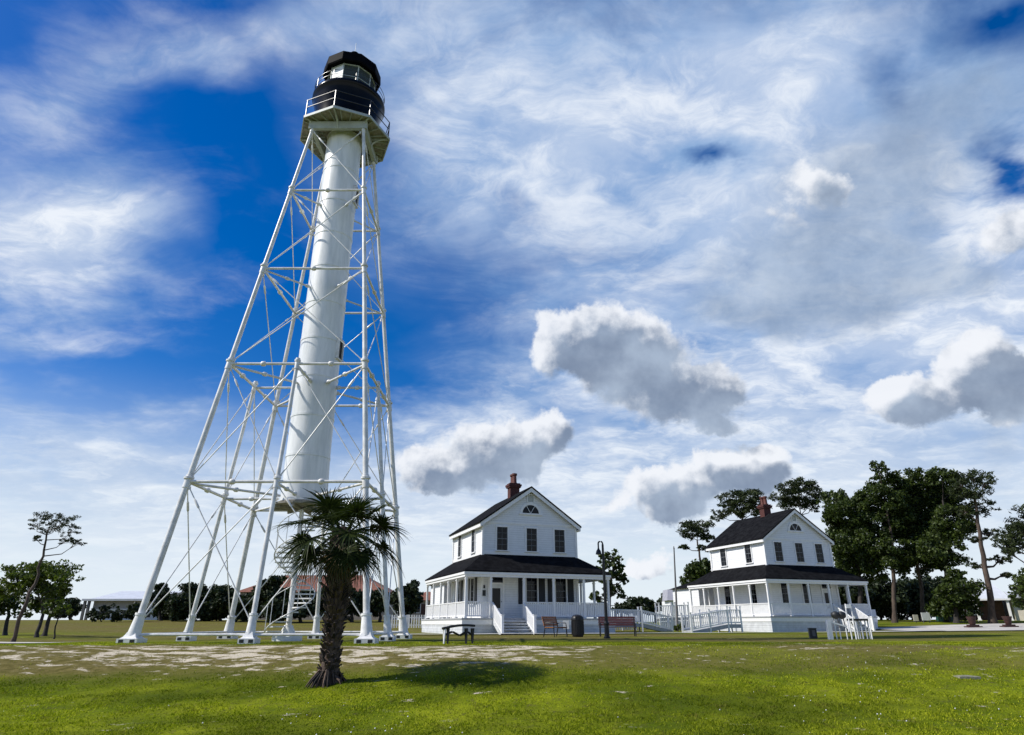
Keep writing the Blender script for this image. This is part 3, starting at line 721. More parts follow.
# ================================================================== keeper's houses
HW, HD, PO, HL, EV, AP, OV, PE = 6.94, 7.485, 1.70, 4.04, 6.20, 8.80, 0.28, 2.85
SLOPE = (AP - EV) / (HW / 2 + OV)
def window_parts(root, name, c, wd, ht, face, cols=2, rows=4, sill=True):
    """a sash window on the wall facing 'front', 'left', 'right' or 'back'; c is the centre on the wall surface"""
    R = Matrix.Rotation({'front': 0, 'right': math.pi / 2, 'back': math.pi, 'left': -math.pi / 2}[face], 3, 'Z'); c = Vector(c)
    def B(m, x, y, z, sx, sy, sz): m.box(c + R @ Vector((x, y, z)), (sx, sy, sz), R)
    f = MB(); t = .085
    for s in (-1, 1): B(f, s * (wd / 2 + t / 2), -.035, 0, t, .07, ht)
    B(f, 0, -.04, ht / 2 + t * .65, wd + 2 * t + .06, .08, t * 1.3)
    o = None; sh = MB(); B(sh, 0, -.022, 0, wd, .04, .040)
    for s in range(1, cols): B(sh, -wd / 2 + wd * s / cols, -.014, 0, .018, .024, ht)
    for s in range(1, rows):
        if s * 2 != rows: B(sh, 0, -.0135, -ht / 2 + ht * s / rows, wd, .024, .018)
    for s in (-1, 1): B(sh, s * (wd / 2 - .02), -.016, 0, .04, .028, ht)
    o = f.build(name, M['trim'], root); sh.build('sash', M['sash'], o)
    p = MB(); B(p, 0, -.003, 0, wd, .006, ht); p.build('pane', M['glass'], o)
    if sill:
        s_ = MB(); B(s_, 0, -.07, -ht / 2 - .035, wd + .28, .14, .07); s_.build('sill', M['trim'], o)
    return o

def balusters(p, q, top=.95, bot=.12, pitch=.125, wd=.085, solid_top=True):
    b = MB(); p, q = Vector(p), Vector(q); d = q - p; L = math.hypot(d.x, d.y); n = max(1, int(L / pitch)); up = Vector((0, 0, 1))
    b.bar(p + up * top, q + up * top, .09, .06); b.bar(p + up * bot, q + up * bot, .05, .07)
    u = Vector((d.x / L, d.y / L, 0)); R = Matrix((u, Vector((-u.y, u.x, 0)), up)).transposed()
    for k in range(n):
        c = p.lerp(q, (k + .5) / n); b.box(c + up * ((top + bot) / 2), (wd, .022, top - bot - .06), R)
    return b

def house(name, loc, rz, label, posts_x, door_x, win_x, step, gdrop, shutters, pots):
    H = thing(name, loc, label, 'house', 'pair of white keepers houses', rz)
    w2 = HW / 2; e = w2 + PO; yb = HD + PO
    # base
    b = MB(); s = .12
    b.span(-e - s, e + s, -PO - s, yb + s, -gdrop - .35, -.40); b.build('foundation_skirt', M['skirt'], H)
    b = MB(); b.span(-e - .16, e + .16, -PO - .16, yb + .16, -.395, -.10); b.build('deck_fascia', M['trim'], H)
    b = MB(); b.span(-e - .20, e + .20, -PO - .20, yb + .20, -.096, 0); b.build('porch_deck', M['porchfloor'], H)
    # walls with the gables
    b = MB(); ztop = EV + SLOPE * OV - .17
    pent = [(-w2, 0, .003), (w2, 0, .003), (w2, 0, ztop), (0, 0, ztop + SLOPE * w2), (-w2, 0, ztop)]
    b.prism([Vector(p) for p in pent], (0, HD, 0)); b.build('wall', M['siding'], H)
    b = MB()
    for sx in (-1, 1):
        for y in (0, HD): b.box((sx * w2, y, (ztop) / 2 + .0), (.16, .16, ztop - .02))
    for z, hgt in ((HL + .10, .20), (EV - .02, .13)):
        for y, o_ in ((-.018, 0), (HD + .018, 0)): b.box((0, y, z), (HW - .165, .05, hgt))
    for sx in (-1, 1): b.box((sx * (w2 + .018), HD / 2, EV - .10), (.05, HD - .17, .26)); b.box((sx * (w2 + .018), HD / 2, HL + .10), (.05, HD - .17, .20))
    b.build('corner_trim', M['trim'], H)
    # low kitchen wing at the back
    b = MB(); b.span(-w2 + .02, w2 - .02, HD + PO + .9, HD + PO + 5.4, -gdrop - .3, 2.7); wing = b.build('kitchen_wing', M['siding'], H)
    b = MB(); b.prism([Vector((-w2 - .25, HD + PO + .5, 2.7)), Vector((w2 + .25, HD + PO + .5, 2.7)), Vector((0, HD + PO + .5, 3.75))], (0, 5.2, 0)); b.build('wing_roof', M['shingle'], wing)
    # roof
    b = MB(); th = .11; ex = w2 + OV; y0, y1 = -OV - .06, HD + OV + .06
    for sx in (-1, 1):
        b.slab([(0, y0, AP), (0, y1, AP), (sx * (ex + .06), y1, EV - .06 * SLOPE), (sx * (ex + .06), y0, EV - .06 * SLOPE)], th)
    roof = b.build('roof', M['shingle'], H)
    b = MB()
    for y in (-OV, HD + OV):
        for sx in (-1, 1):
            b.prism([Vector((0, y - .025, AP - th - .004)), Vector((sx * ex, y - .025, EV - th - .004)), Vector((sx * ex, y - .025, EV - th - .27)), Vector((0, y - .025, AP - th - .29))], (0, .05, 0))
    for sx in (-1, 1):
        b.span(sx * ex - .02, sx * ex + .02, -OV + .03, HD + OV - .03, EV - th - .27, EV - th - .02)
        b.span(sx * (w2 + .045), sx * (ex - .022), -OV + .03, HD + OV - .03, EV - th - .24, EV - th - .21)
    b.build('rake_board', M['trim'], H)
    # chimney on the ridge
    cy_ = pots; b = MB(); b.box((0, cy_, AP + .10), (.74, .62, 1.1)); b.box((0, cy_, AP + .58), (.92, .80, .12)); b.box((0, cy_, AP + .70), (1.02, .90, .14)); b.box((0, cy_, AP + .81), (.84, .74, .10))
    ch = b.build('chimney', M['brick'], roof)
    for k in (-1, 1):
        c = (0, cy_ + k * .2, AP + .86); MB().lathe([(.20, 0), (.17, .1), (.155, .55), (.21, .62), (.21, .74), (.15, .76)], 14, c).build('chimney_pot', M['pot'], ch, smooth=True, sharp=30)
    # porch roof: four lean-to slopes
    b = MB(); r = e + .06; rb = HD + PO + .06; zi = HL
    I = [Vector((-w2, 0, zi)), Vector((w2, 0, zi)), Vector((w2, HD, zi)), Vector((-w2, HD, zi))]
    O = [Vector((-r, -PO - .06, PE)), Vector((r, -PO - .06, PE)), Vector((r, rb, PE)), Vector((-r, rb, PE))]
    I2 = [v - Vector((0, 0, .09)) for v in I]; O2 = [v - Vector((0, 0, .09)) for v in O]
    fs = []
    for k in range(4):
        k2 = (k + 1) % 4; fs += [(k, k2, 4 + k2, 4 + k), (8 + k, 8 + k2, 12 + k2, 12 + k), (4 + k, 4 + k2, 12 + k2, 12 + k), (k, k2, 8 + k2, 8 + k)]
    b.add(I + O + I2 + O2, fs); b.build('porch_roof', M['shingle'], H)
    b = MB()
    for k, (p, q) in enumerate(((0, 1), (1, 2), (2, 3), (3, 0))):
        ins = lambda v, d: Vector((v.x - math.copysign(d, v.x), v.y + (d if v.y < 2 else -d), 0))
        P_, Q_ = ins(O[p], .14), ins(O[q], .14); z = PE - .09 - .15
        dd = (Q_ - P_).normalized() * (.07 if k % 2 else -.07)
        b.bar(P_ + Vector((0, 0, z)) + dd, Q_ + Vector((0, 0, z)) - dd, .14, .29)
        P_, Q_ = ins(O[p], .035), ins(O[q], .035); dd = (Q_ - P_).normalized() * (.025 if k % 2 else -.025)
        b.bar(P_ + Vector((0, 0, PE - .165)) + dd, Q_ + Vector((0, 0, PE - .165)) - dd, .05, .15)
    b.build('porch_beam', M['trim'], H)
    b = MB(); b.span(-e + .02, e - .02, -PO + .02, -.01, PE - .22, PE - .19); b.span(-e + .02, e - .02, HD + .01, yb - .02, PE - .22, PE - .19)
    b.span(-e + .02, -w2 - .01, -.008, HD + .008, PE - .22, PE - .19); b.span(w2 + .01, e - .02, -.008, HD + .008, PE - .22, PE - .19); b.build('porch_ceiling', M['trim'], H)
    # posts and railings
    pe_ = e - .13; yf, ybk = -PO + .13, yb - .13; ys = [yf + (ybk - yf) * k / 5 for k in range(6)]
    posts = [(x, yf) for x in posts_x] + [(-pe_, y) for y in ys[1:]] + [(pe_, y) for y in ys[1:]] + [(-pe_ + 2 * pe_ * k / 5, ybk) for k in range(1, 5)]
    b = MB(); b.span(-.065, .065, -.065, .065, 0, PE - .385); b.span(-.09, .09, -.09, .09, PE - .55, PE - .50); b.span(-.085, .085, -.085, .085, 0, .10)
    p0 = b.build('porch_post', M['trim'], H, (posts[0][0], posts[0][1], .002))
    for x, y in posts[1:]: again('porch_post', p0, H, (x, y, .002))
    for a_, e_ in zip(posts_x[:-1], posts_x[1:]):
        if not (a_ <= (step[0] + step[1]) / 2 <= e_): balusters((a_ + .07, yf, 0), (e_ - .07, yf, 0)).build('porch_railing', M['trim'], H)
    for sx in (-1, 1):
        for a_, e_ in zip(ys[:-1], ys[1:]): balusters((sx * pe_, a_ + .07, 0), (sx * pe_, e_ - .07, 0)).build('porch_railing', M['trim'], H)
    for k in range(5):
        if k != 2: balusters((-pe_ + 2 * pe_ * k / 5 + .07, ybk, 0), (-pe_ + 2 * pe_ * (k + 1) / 5 - .07, ybk, 0)).build('porch_railing', M['trim'], H)
    # steps
    b = MB(); n = 6; x0, x1 = step; rise = gdrop / n; y0 = -PO - .20
    for k in range(n - 1):
        z = -rise * (k + 1); b.span(x0 + .06, x1 - .06, y0 - .29 * (k + 1) - .03, y0 - .29 * k - .002, z - .05, z)
    for x in (x0, x1): b.prism([Vector((x - .025, y0, -.02)), Vector((x - .025, y0 - .29 * n + .1, -gdrop - .05)), Vector((x - .025, y0 - .29 * n + .45, -gdrop - .05)), Vector((x - .025, y0, -.36))], (.05, 0, 0))
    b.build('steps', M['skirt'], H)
    for x in (x0, x1):
        q = Vector((x, y0 - .29 * n + .10, -gdrop)); b = balusters((x, y0 + .25, 0), (x, q.y, -gdrop + .02), .92, .1)
        b.box(q + Vector((0, -.06, .52)), (.15, .15, 1.18)); b.box(q + Vector((0, -.06, 1.14)), (.2, .2, .06)); b.build('step_railing', M['trim'], H)
    # openings
    for x in (-2.1, .08, 2.2): window_parts(H, 'window', (x, 0, 5.1), .78, 1.55, 'front')
    for y in (2.1, 5.6):
        for f, sx in (('left', -1), ('right', 1)):
            window_parts(H, 'window', (sx * w2, y, 5.1), .78, 1.55, f); o = window_parts(H, 'window', (sx * w2, y, 1.75), .80, 1.65, f)
            if shutters:
                for k in (-1, 1): MB().box((sx * (w2 + .03), y + k * .74, 1.75), (.05, .46, 1.72)).build('shutter', M['shutter'], H)
    for x in (-2.1, 2.2): window_parts(H, 'window', (x, HD, 5.1), .78, 1.55, 'back')
    for x in win_x:
        window_parts(H, 'window', (x, 0, 1.75), .80, 1.65, 'front')
        if shutters:
            for k in (-1, 1): MB().box((x + k * .74, -.03, 1.75), (.46, .05, 1.72)).build('shutter', M['shutter'], H)
    # fan window in the gable
    b = MB(); R0, R1, zf = .62, .80, 6.92; N = 18
    arc = lambda R, y: [Vector((.03 + R * math.cos(math.pi * k / N), y, zf + R * .95 * math.sin(math.pi * k / N))) for k in range(N + 1)]
    A, Bq, A2, B2 = arc(R0, -.06), arc(R1, -.06), arc(R0, .0), arc(R1, .0)
    for k in range(N): b.add([A[k], A[k + 1], Bq[k + 1], Bq[k], A2[k], A2[k + 1], B2[k + 1], B2[k]], [(0, 1, 2, 3), (4, 5, 1, 0), (3, 2, 6, 7), (4, 5, 6, 7), (0, 3, 7, 4), (1, 2, 6, 5)])
    b.box((.03, -.045, zf - .055), (1.75, .09, .11))
    for a in (60, 120): b.bar((.03, -.018, zf), (.03 + R0 * math.cos(RAD(a)), -.018, zf + R0 * .95 * math.sin(RAD(a))), .03, .03, (0, 1, 0))
    fan = b.build('fan_window', M['trim'], H)
    MB().prism(arc(R0, -.008), (0, .008, 0)).build('pane', M['glass'], fan)
    b = MB(); zv = 7.98
    for sx in (-1, 1): b.box((.03 + sx * .25, -.03, zv), (.07, .06, .60))
    for sz in (-1, 1): b.box((.03, -.032, zv + sz * .27), (.43, .06, .06))
    av = b.build('attic_vent', M['trim'], H)
    b = MB()
    for k in range(6): b.box((.03, -.012, zv - .2 + k * .08), (.43, .024, .045), Matrix.Rotation(.5, 3, 'X'))
    b.build('louvre', M['beam'], av)
    # front door with transom
    b = MB(); dw = .92
    for sx in (-1, 1): b.box((door_x + sx * (dw / 2 + .06), -.04, 1.38), (.12, .08, 2.74))
    b.box((door_x, -.042, 2.72), (dw + .34, .084, .14)); b.box((door_x, -.03, 2.17), (dw, .06, .10))
    df = b.build('door_frame', M['trim'], H); MB().box((door_x, -.004, 2.42), (dw, .008, .42)).build('transom_pane', M['glass'], df)
    b = MB(); z0 = .02
    for sx in (-1, 1): b.box((door_x + sx * (dw / 2 - .08), -.022, 1.07), (.16, .044, 2.09))
    for z, h in ((.32, .60), (1.99, .24)): b.box((door_x, -.0215, z), (dw - .32, .043, h))
    dr = b.build('door', M['door'], H); MB().box((door_x, -.006, 1.24), (dw - .32, .012, 1.26)).build('door_pane', M['glass'], dr)
    MB().ball((door_x + .36, -.07, 1.02), .035).build('handle', M['iron'], dr)
    if shutters: MB().box((door_x - .86, -.05, 1.55), (.22, .10, .36)).box((door_x - .86, -.06, 1.95), (.12, .12, .2)).build('mailbox', M['dark'], H)
    return H

house('keepers_house', (1.286, 46.786, .816), .351, 'white gabled house with black shutters beside the porch windows, nearest the lighthouse', [-5.04, -3.38, -1.12, .98, 3.2, 5.04], -2.5, (.05, 2.2), (-3.3, -1.2), .98, True, 3.4)
house('keepers_house', (24.43, 57.652, 1.035), .337, 'white gabled house without shutters, in front of the dark trees', [-5.04, -3.0, -1.0, 1.05, 3.08, 5.04], 2.3, (-2.0, .2), (1.18, 2.95), 1.16, False, 3.4)

# ================================================================== palm
def palm():
    PX, PY = at(333, 624, 15.2).x, 15.2; zb = gz(PX, PY)
    root = thing('palm_tree', (PX, PY, zb), 'short cabbage palm with shaggy trunk standing on the lawn before the lighthouse', 'palm')
    r = random.Random(5); TH = 3.2
    def rad(h): return np.interp(h, [-.1, .0, .12, .35, .8, 1.3, 1.85, 2.5, 3.2], [.44, .37, .29, .245, .215, .235, .31, .36, .22])
    b = MB(); hs = [-.12 + (TH + .12) * k / 26 for k in range(27)]
    b.tube([(.03 * math.sin(h * 1.3) + .02 * h, 0, h) for h in hs], [rad(h) * .74 for h in hs], 14)
    ga = 2.39996; n = 170
    for k in range(n):
        h = .02 + (TH - .25) * (k / n) ** .92; a = k * ga + r.uniform(-.25, .25); R0 = rad(h) * .72; d = Vector((math.cos(a), math.sin(a), 0)); t = Vector((-d.y, d.x, 0))
        L = r.uniform(.08, .17) * (1.0 if h < 1.2 else 1.55); tilt = r.uniform(.5, 1.15); ax = (d * math.cos(tilt) + Vector((0, 0, 1)) * math.sin(tilt)).normalized(); nrm = ax.cross(t)
        p = Vector((.02 * h, 0, h)) + d * R0 * .9; w0, w1 = r.uniform(.06, .10), r.uniform(.025, .045)
        for sgn in (-1, 1):    # each old leaf base is split in two prongs
            q0, q1 = p + t * sgn * w0 * .45, p + ax * L + t * sgn * w0 * r.uniform(.5, 1.0)
            b.add([q0 - t * w0 * .5 - nrm * .02, q0 + t * w0 * .5 - nrm * .02, q0 + t * w0 * .5 + nrm * .02, q0 - t * w0 * .5 + nrm * .02, q1 - t * w1 * .5 - nrm * .01, q1 + t * w1 * .5 - nrm * .01, q1 + t * w1 * .4 + nrm * .01, q1 - t * w1 * .5 + nrm * .01],
                  [(0, 1, 5, 4), (1, 2, 6, 5), (2, 3, 7, 6), (3, 0, 4, 7), (4, 5, 6, 7), (0, 3, 2, 1)])
    for k in range(34):        # fibrous root mound
        a = r.uniform(0, 6.283); d = Vector((math.cos(a), math.sin(a), 0)); l = r.uniform(.30, .56)
        b.tube([d * .2 + Vector((0, 0, r.uniform(.10, .28))), d * (l * .8) + Vector((0, 0, .06)), d * l + Vector((0, 0, -.06))], [.03, .022, .01], 5)
    b.build('trunk', M['boots'], root)
    def frond(az, el, plen, flen, seed, droop=1.0, roll=0.0, mat='frond'):
        q = random.Random(seed); d0 = Vector((math.cos(az) * math.cos(el), math.sin(az) * math.cos(el), math.sin(el)))
        side = Vector((-math.sin(az), math.cos(az), 0)); base = Vector((.05, 0, TH - .12)) + Vector((math.cos(az), math.sin(az), 0)) * .12
        pts = [base]; d = d0.copy()
        for k in range(6):
            pts.append(pts[-1] + d * plen / 6); d = (d - Vector((0, 0, .07 * droop))).normalized()
        b = MB(); b.tube(pts, [.026 - .0025 * k for k in range(7)], 5)
        hub, d = pts[-1], (d - Vector((0, 0, .18 * droop))).normalized(); up = d.cross(side); up = -up if up.z < 0 else up
        R = Matrix.Rotation(roll, 3, d); side, up = R @ side, R @ up
        ns = 38
        for k in range(ns):
            th = RAD(-128 + 256 * (k + .5) / ns) + q.uniform(-.03, .03)
            L = flen * (.70 + .34 * math.cos(th * .62)) * q.uniform(.86, 1.08); dirn = d * math.cos(th) + side * math.sin(th); w = dirn.cross(up)
            lift = .30 * abs(math.sin(th)) * q.uniform(.6, 1.2); fold = .28 * (1 if k % 2 else -1)
            prev = None; sag = q.uniform(.35, .95) * droop; nsec = 6
            for j in range(nsec + 1):
                f = j / nsec; p = hub + dirn * (L * f) + up * (lift * L * f * (1 - .5 * f)) - Vector((0, 0, 1)) * (sag * L * .55 * f ** 2.6) - d * (.10 * L * f * f)
                half = (.0215 * flen / .8) * np.interp(f, [0, .25, .55, .8, 1], [.40, 1.0, .72, .36, .03])
                a_, c_ = p + w * half + up * half * fold, p - w * half - up * half * fold
                if prev is not None:
                    n0 = len(b.v); b.v += [tuple(prev[0]), tuple(prev[1]), tuple(c_), tuple(a_)]; b.f.append((n0, n0 + 1, n0 + 2, n0 + 3))
                prev = (a_, c_)
        return b.build('frond', M[mat], root)
    k = 0
    for ring, (cnt, e0, pl, fl, dr) in enumerate([(3, 74, .40, .74, .3), (5, 50, .62, .80, .45), (6, 24, .80, .82, .6), (7, -6, .92, .80, .8), (7, -34, .70, .70, .9)]):
        for i in range(cnt):
            az = 2 * math.pi * (i + .5 * (ring % 2)) / cnt + r.uniform(-.22, .22) + ring
            frond(az, RAD(e0 + r.uniform(-9, 9)), pl * r.uniform(.85, 1.12), fl * r.uniform(.88, 1.08), 100 + k, dr, r.uniform(-.5, .5)); k += 1
    for i in range(6): frond(r.uniform(0, 6.28), RAD(-66), .5, .55, 300 + i, 1.5, r.uniform(-.6, .6), 'deadfrond')
palm()

# ================================================================== trees
def crown_mesh(blobs_, leaf, per_m2, style, seed, sub=1.0):
    """many small leaf faces in clumps spread through the volume of the given ellipsoids"""
    r = np.random.default_rng(seed); allv = []; clumps = []
    for (c, rad) in blobs_:
        c = np.array(c); rad = np.array(rad); vol = rad.prod() ** (1 / 3)
        nc = int(np.clip(24 * (vol / 1.2) ** 1.1 * sub, 10, 90))
        u = r.normal(size=(nc, 3)); u /= np.linalg.norm(u, axis=1)[:, None]; k = r.random(nc) ** .40
        cc = c + u * k[:, None] * rad * .95
        for q in cc:
            cr = vol * r.uniform(.20, .40) * (1.05 if style == 'pine' else 1.0); sq = .48 if style == 'pine' else .75
            clumps.append((q, cr)); n = max(20, int(2.6 * per_m2 * cr * cr * 12.6 * sq))
            w = r.normal(size=(n, 3)); w /= np.linalg.norm(w, axis=1)[:, None]; p = q + w * (r.random(n) ** .55)[:, None] * np.array([cr, cr, cr * sq])
            s = leaf * r.uniform(.6, 1.35, n)[:, None]; a = r.normal(size=(n, 3)); a /= np.linalg.norm(a, axis=1)[:, None]
            if style == 'pine': a[:, 2] = np.abs(a[:, 2]) * .6 + .2
            b_ = np.cross(a, r.normal(size=(n, 3))); b_ /= np.linalg.norm(b_, axis=1)[:, None]
            la, lb = (1.25, .28) if style == 'pine' else (.95, .55)
            allv.append(np.stack([p - a * s * la, p + b_ * s * lb, p + a * s * la, p - b_ * s * lb], 1))
    V = np.concatenate(allv).reshape(-1, 3); F = np.arange(len(V)).reshape(-1, 4)
    return V, F, clumps

def tree(name, label, Y, trunk, blobs_px, cat='tree', leaf=.16, dens=7.0, style='oak', mat='oak', bark='oak_bark', r0=.22, seed=1, group=None, dscale=1.0, base=None, sub=1.0, grow=1.1):
    """trunk: photo path from the ground up; blobs: (px, py, rx, ry[, nearer/farther]) sized at distance Y"""
    q = random.Random(seed)
    g = stand(trunk[0][0], Y) if base is None else base
    t = thing(name, g, label, cat, group)
    m_px = (at(trunk[-1][0] + 1, trunk[-1][1], Y) - at(trunk[-1][0], trunk[-1][1], Y)).length
    pts = [Vector((0, 0, -.1))] + [at(x, y, Y) - g + Vector((0, q.uniform(-.3, .3), 0)) for x, y in trunk[1:]]
    fine = []
    for a_, e_ in zip(pts[:-1], pts[1:]):
        for k in range(4): fine.append(a_.lerp(e_, k / 4) + Vector((q.uniform(-.05, .05), q.uniform(-.05, .05), 0)) * (0 if k == 0 and a_ is pts[0] else 1))
    fine.append(pts[-1]); n = len(fine)
    b = MB(); b.tube(fine, [r0 * (1.45 if i == 0 else 1.0 - .62 * i / (n - 1)) for i in range(n)], 9)
    bl = []
    for i, o in enumerate(blobs_px):
        px, py = o[:2]; rx, ry = o[2] * grow, o[3] * grow; dy = (o[4] if len(o) > 4 else q.uniform(-.8, .8)) * rx * m_px * dscale
        c = at(px, py, Y + dy) - g; bl.append((c, (rx * m_px, rx * m_px * .9, ry * m_px)))
    V, F, clumps = crown_mesh(bl, leaf, dens, style, seed, sub)
    for c, rad in bl:      # a limb to every mass of foliage
        best = min(range(2, n), key=lambda i: (fine[i] - c).length + .9 * max(0, fine[i].z - c.z + .4)); s = fine[best]
        rl = r0 * (1 - .62 * best / (n - 1)) * .55; mid = s.lerp(c, .5) + Vector((q.uniform(-.2, .2), q.uniform(-.2, .2), -.12 * (c - s).length))
        b.tube([s, mid, c], [rl, rl * .7, rl * .35], 6)
        near = sorted(clumps, key=lambda k: (Vector(k[0]) - c).length)
        for k in near[:12]:
            e = Vector(k[0]); 
            if (e - c).length < max(rad) * 1.05: b.tube([c.lerp(mid, q.uniform(0, .6)), c.lerp(e, .55) + Vector((0, 0, -.05)), e], [rl * .38, rl * .26, rl * .12], 5)
    b.build('trunk', M[bark], t, smooth=True, sharp=70)
    fast_mesh('crown', V, F, M[mat], t)
    return t

P_ = dict(style='pine', mat='pine', bark='pine_bark')
# pines behind the second house
tree('pine_tree', 'slender pine with bare trunk rising left of the second house', 82, [(703, 618), (702, 590), (700, 562), (697, 540)], [(697, 527, 17, 9), (688, 534, 9, 6), (708, 536, 9, 6), (684, 547, 6, 3), (703, 548, 6, 4)], leaf=.20, r0=.22, seed=31, **P_)
tree('broadleaf_tree', 'dark round tree in front of the slender pine, left of the second house', 78, [(700, 618), (700, 590), (699, 580)], [(699, 573, 18, 12), (689, 580, 9, 8), (712, 566, 12, 9)], leaf=.20, seed=32)
tree('pine_tree', 'flat-topped pine whose crown shows left of the red chimney of the second house', 84, [(748, 620), (747, 560), (743, 520)], [(742, 498, 21, 9), (757, 506, 13, 9), (729, 507, 12, 7), (718, 515, 9, 6), (742, 511, 17, 7)], leaf=.20, r0=.26, seed=33, **P_)
tree('pine_tree', 'flat-topped pine whose crown shows above the roof gable of the second house', 86, [(806, 620), (804, 560), (801, 515)], [(797, 488, 21, 8), (783, 497, 12, 8), (812, 495, 13, 8), (797, 502, 20, 7), (813, 506, 8, 6)], leaf=.20, r0=.28, seed=34, **P_)
# the big stand on the right
D_ = dict(leaf=.155, dens=10.5, grow=1.16, sub=.9)
tree('broadleaf_tree', 'dark broad tree just right of the second house gable', 76, [(861, 626), (860, 590), (855, 545), (850, 515)], [(833, 500, 14, 9), (848, 510, 22, 14), (838, 525, 14, 14), (850, 540, 22, 18), (862, 562, 22, 16), (846, 572, 14, 12)], r0=.30, seed=41, **D_)
tree('broadleaf_tree', 'tall dark tree with a narrow spire top and pale straight trunk', 72, [(895, 624), (894, 580), (891, 539), (884, 500)], [(879, 468, 8, 8), (884, 481, 15, 9), (879, 500, 22, 14), (872, 525, 22, 16), (893, 520, 20, 18), (888, 553, 22, 14), (872, 560, 12, 12)], r0=.24, seed=42, bark='pine_bark', **D_)
tree('broadleaf_tree', 'tall dark tree with a wide crown in the middle of the stand', 74, [(923, 623), (920, 590), (915, 548), (913, 505)], [(913, 480, 20, 9), (902, 492, 16, 12), (920, 500, 26, 16), (908, 520, 24, 16), (926, 535, 24, 18), (912, 560, 20, 14), (938, 560, 14, 12)], r0=.24, seed=43, bark='pine_bark', **D_)
tree('broadleaf_tree', 'tall dark tree between the wide crown and the leaning pine', 70, [(947, 624), (946, 580), (945, 530), (944, 500)], [(942, 478, 16, 9), (955, 486, 14, 10), (944, 500, 22, 15), (952, 525, 20, 18), (942, 552, 20, 16)], r0=.24, seed=44, **D_)
tree('pine_tree', 'leaning pine with domed crown and open branches at the road edge', 66, [(993, 627), (988, 590), (981, 545), (973, 500)], [(972, 476, 18, 7), (985, 483, 11, 8), (960, 486, 12, 8), (972, 494, 20, 8), (984, 508, 12, 9), (965, 512, 12, 8), (990, 532, 11, 6), (975, 540, 8, 4), (1000, 560, 11, 4), (974, 566, 8, 3), (1003, 575, 7, 3)], leaf=.17, r0=.33, seed=45, **P_)
tree('shrub_tree', 'low dense dark tree reaching the ground beside the leaning pine', 68, [(957, 626), (957, 605), (957, 592)], [(957, 590, 20, 14), (950, 606, 20, 12), (968, 602, 14, 12), (957, 575, 12, 8)], r0=.26, seed=46, dens=9, leaf=.17)
tree('pine_tree', 'pine reaching in from the right with drooping branches over the pale building', 64, [(1052, 630), (1050, 580), (1046, 535)], [(1010, 541, 12, 7), (1022, 530, 12, 8), (1034, 528, 18, 12), (1008, 552, 9, 4), (1050, 520, 24, 16), (1024, 548, 8, 5), (1016, 536, 12, 9), (1006, 546, 9, 5)], leaf=.17, r0=.3, seed=47, grow=1.35, **P_)
tree('broadleaf_tree', 'dark leafy tree cut by the right edge beside the cream wall', 62, [(1046, 630), (1045, 605), (1044, 595)], [(1020, 588, 9, 10), (1030, 594, 14, 13), (1046, 585, 22, 20), (1022, 600, 11, 8)], seed=48, r0=.22, **D_)
for i, (x, bl) in enumerate([(846, [(846, 596, 18, 12), (836, 590, 12, 10), (852, 608, 12, 9)]), (868, [(866, 600, 14, 12), (860, 590, 10, 9)]), (882, [(880, 594, 16, 12), (888, 606, 13, 9)]), (908, [(908, 596, 16, 12), (900, 607, 12, 8)]), (924, [(922, 604, 13, 10), (916, 592, 12, 9)]), (938, [(936, 598, 14, 13), (930, 588, 12, 10)])]):
    tree('understory_tree', ['small dark tree behind the porch corner of the second house', 'small dark tree at the left foot of the pale straight trunk', 'small dark tree directly behind the pale straight trunk', 'small dark tree under the wide crown', 'small dark tree behind the wide low white board', 'small dark tree left of the low dense one'][i], 84 + 2 * i, [(x, 620), (x, 608), (x, 600)], bl, seed=60 + i, r0=.14, group='low trees under the tall stand', leaf=.22, mat='hedge', grow=1.35, sub=1.3)
# behind the first house and along the far edge
tree('broadleaf_tree', 'open-branched tree rising behind the right porch of the first house', 64, [(608, 618), (609, 600), (611, 580), (613, 568)], [(612, 557, 12, 6), (604, 566, 9, 5), (620, 566, 8, 5), (612, 575, 12, 6), (624, 580, 7, 4), (606, 586, 10, 6), (617, 592, 11, 6), (600, 598, 10, 7)], r0=.2, seed=51, leaf=.17, dens=6)
for i, (bl, lab) in enumerate([([(640, 606, 11, 6), (630, 608, 8, 4)], 'dark rounded tree beyond the ramp right of the lamp'), ([(655, 607, 9, 5), (648, 609, 8, 4)], 'low dark tree beyond the ramp railing'), ([(668, 603, 10, 7), (676, 607, 8, 6)], 'dark rounded tree behind the tall thin pole'), ([(622, 608, 9, 4)], 'low far tree just right of the black lamp post')]):
    tree('far_tree', lab, 104, [(bl[0][0], 616), (bl[0][0], 612), (bl[0][0], 609)], bl, seed=70 + i, r0=.2, group='far trees beyond the ramp', leaf=.26, mat='hedge', grow=1.3)
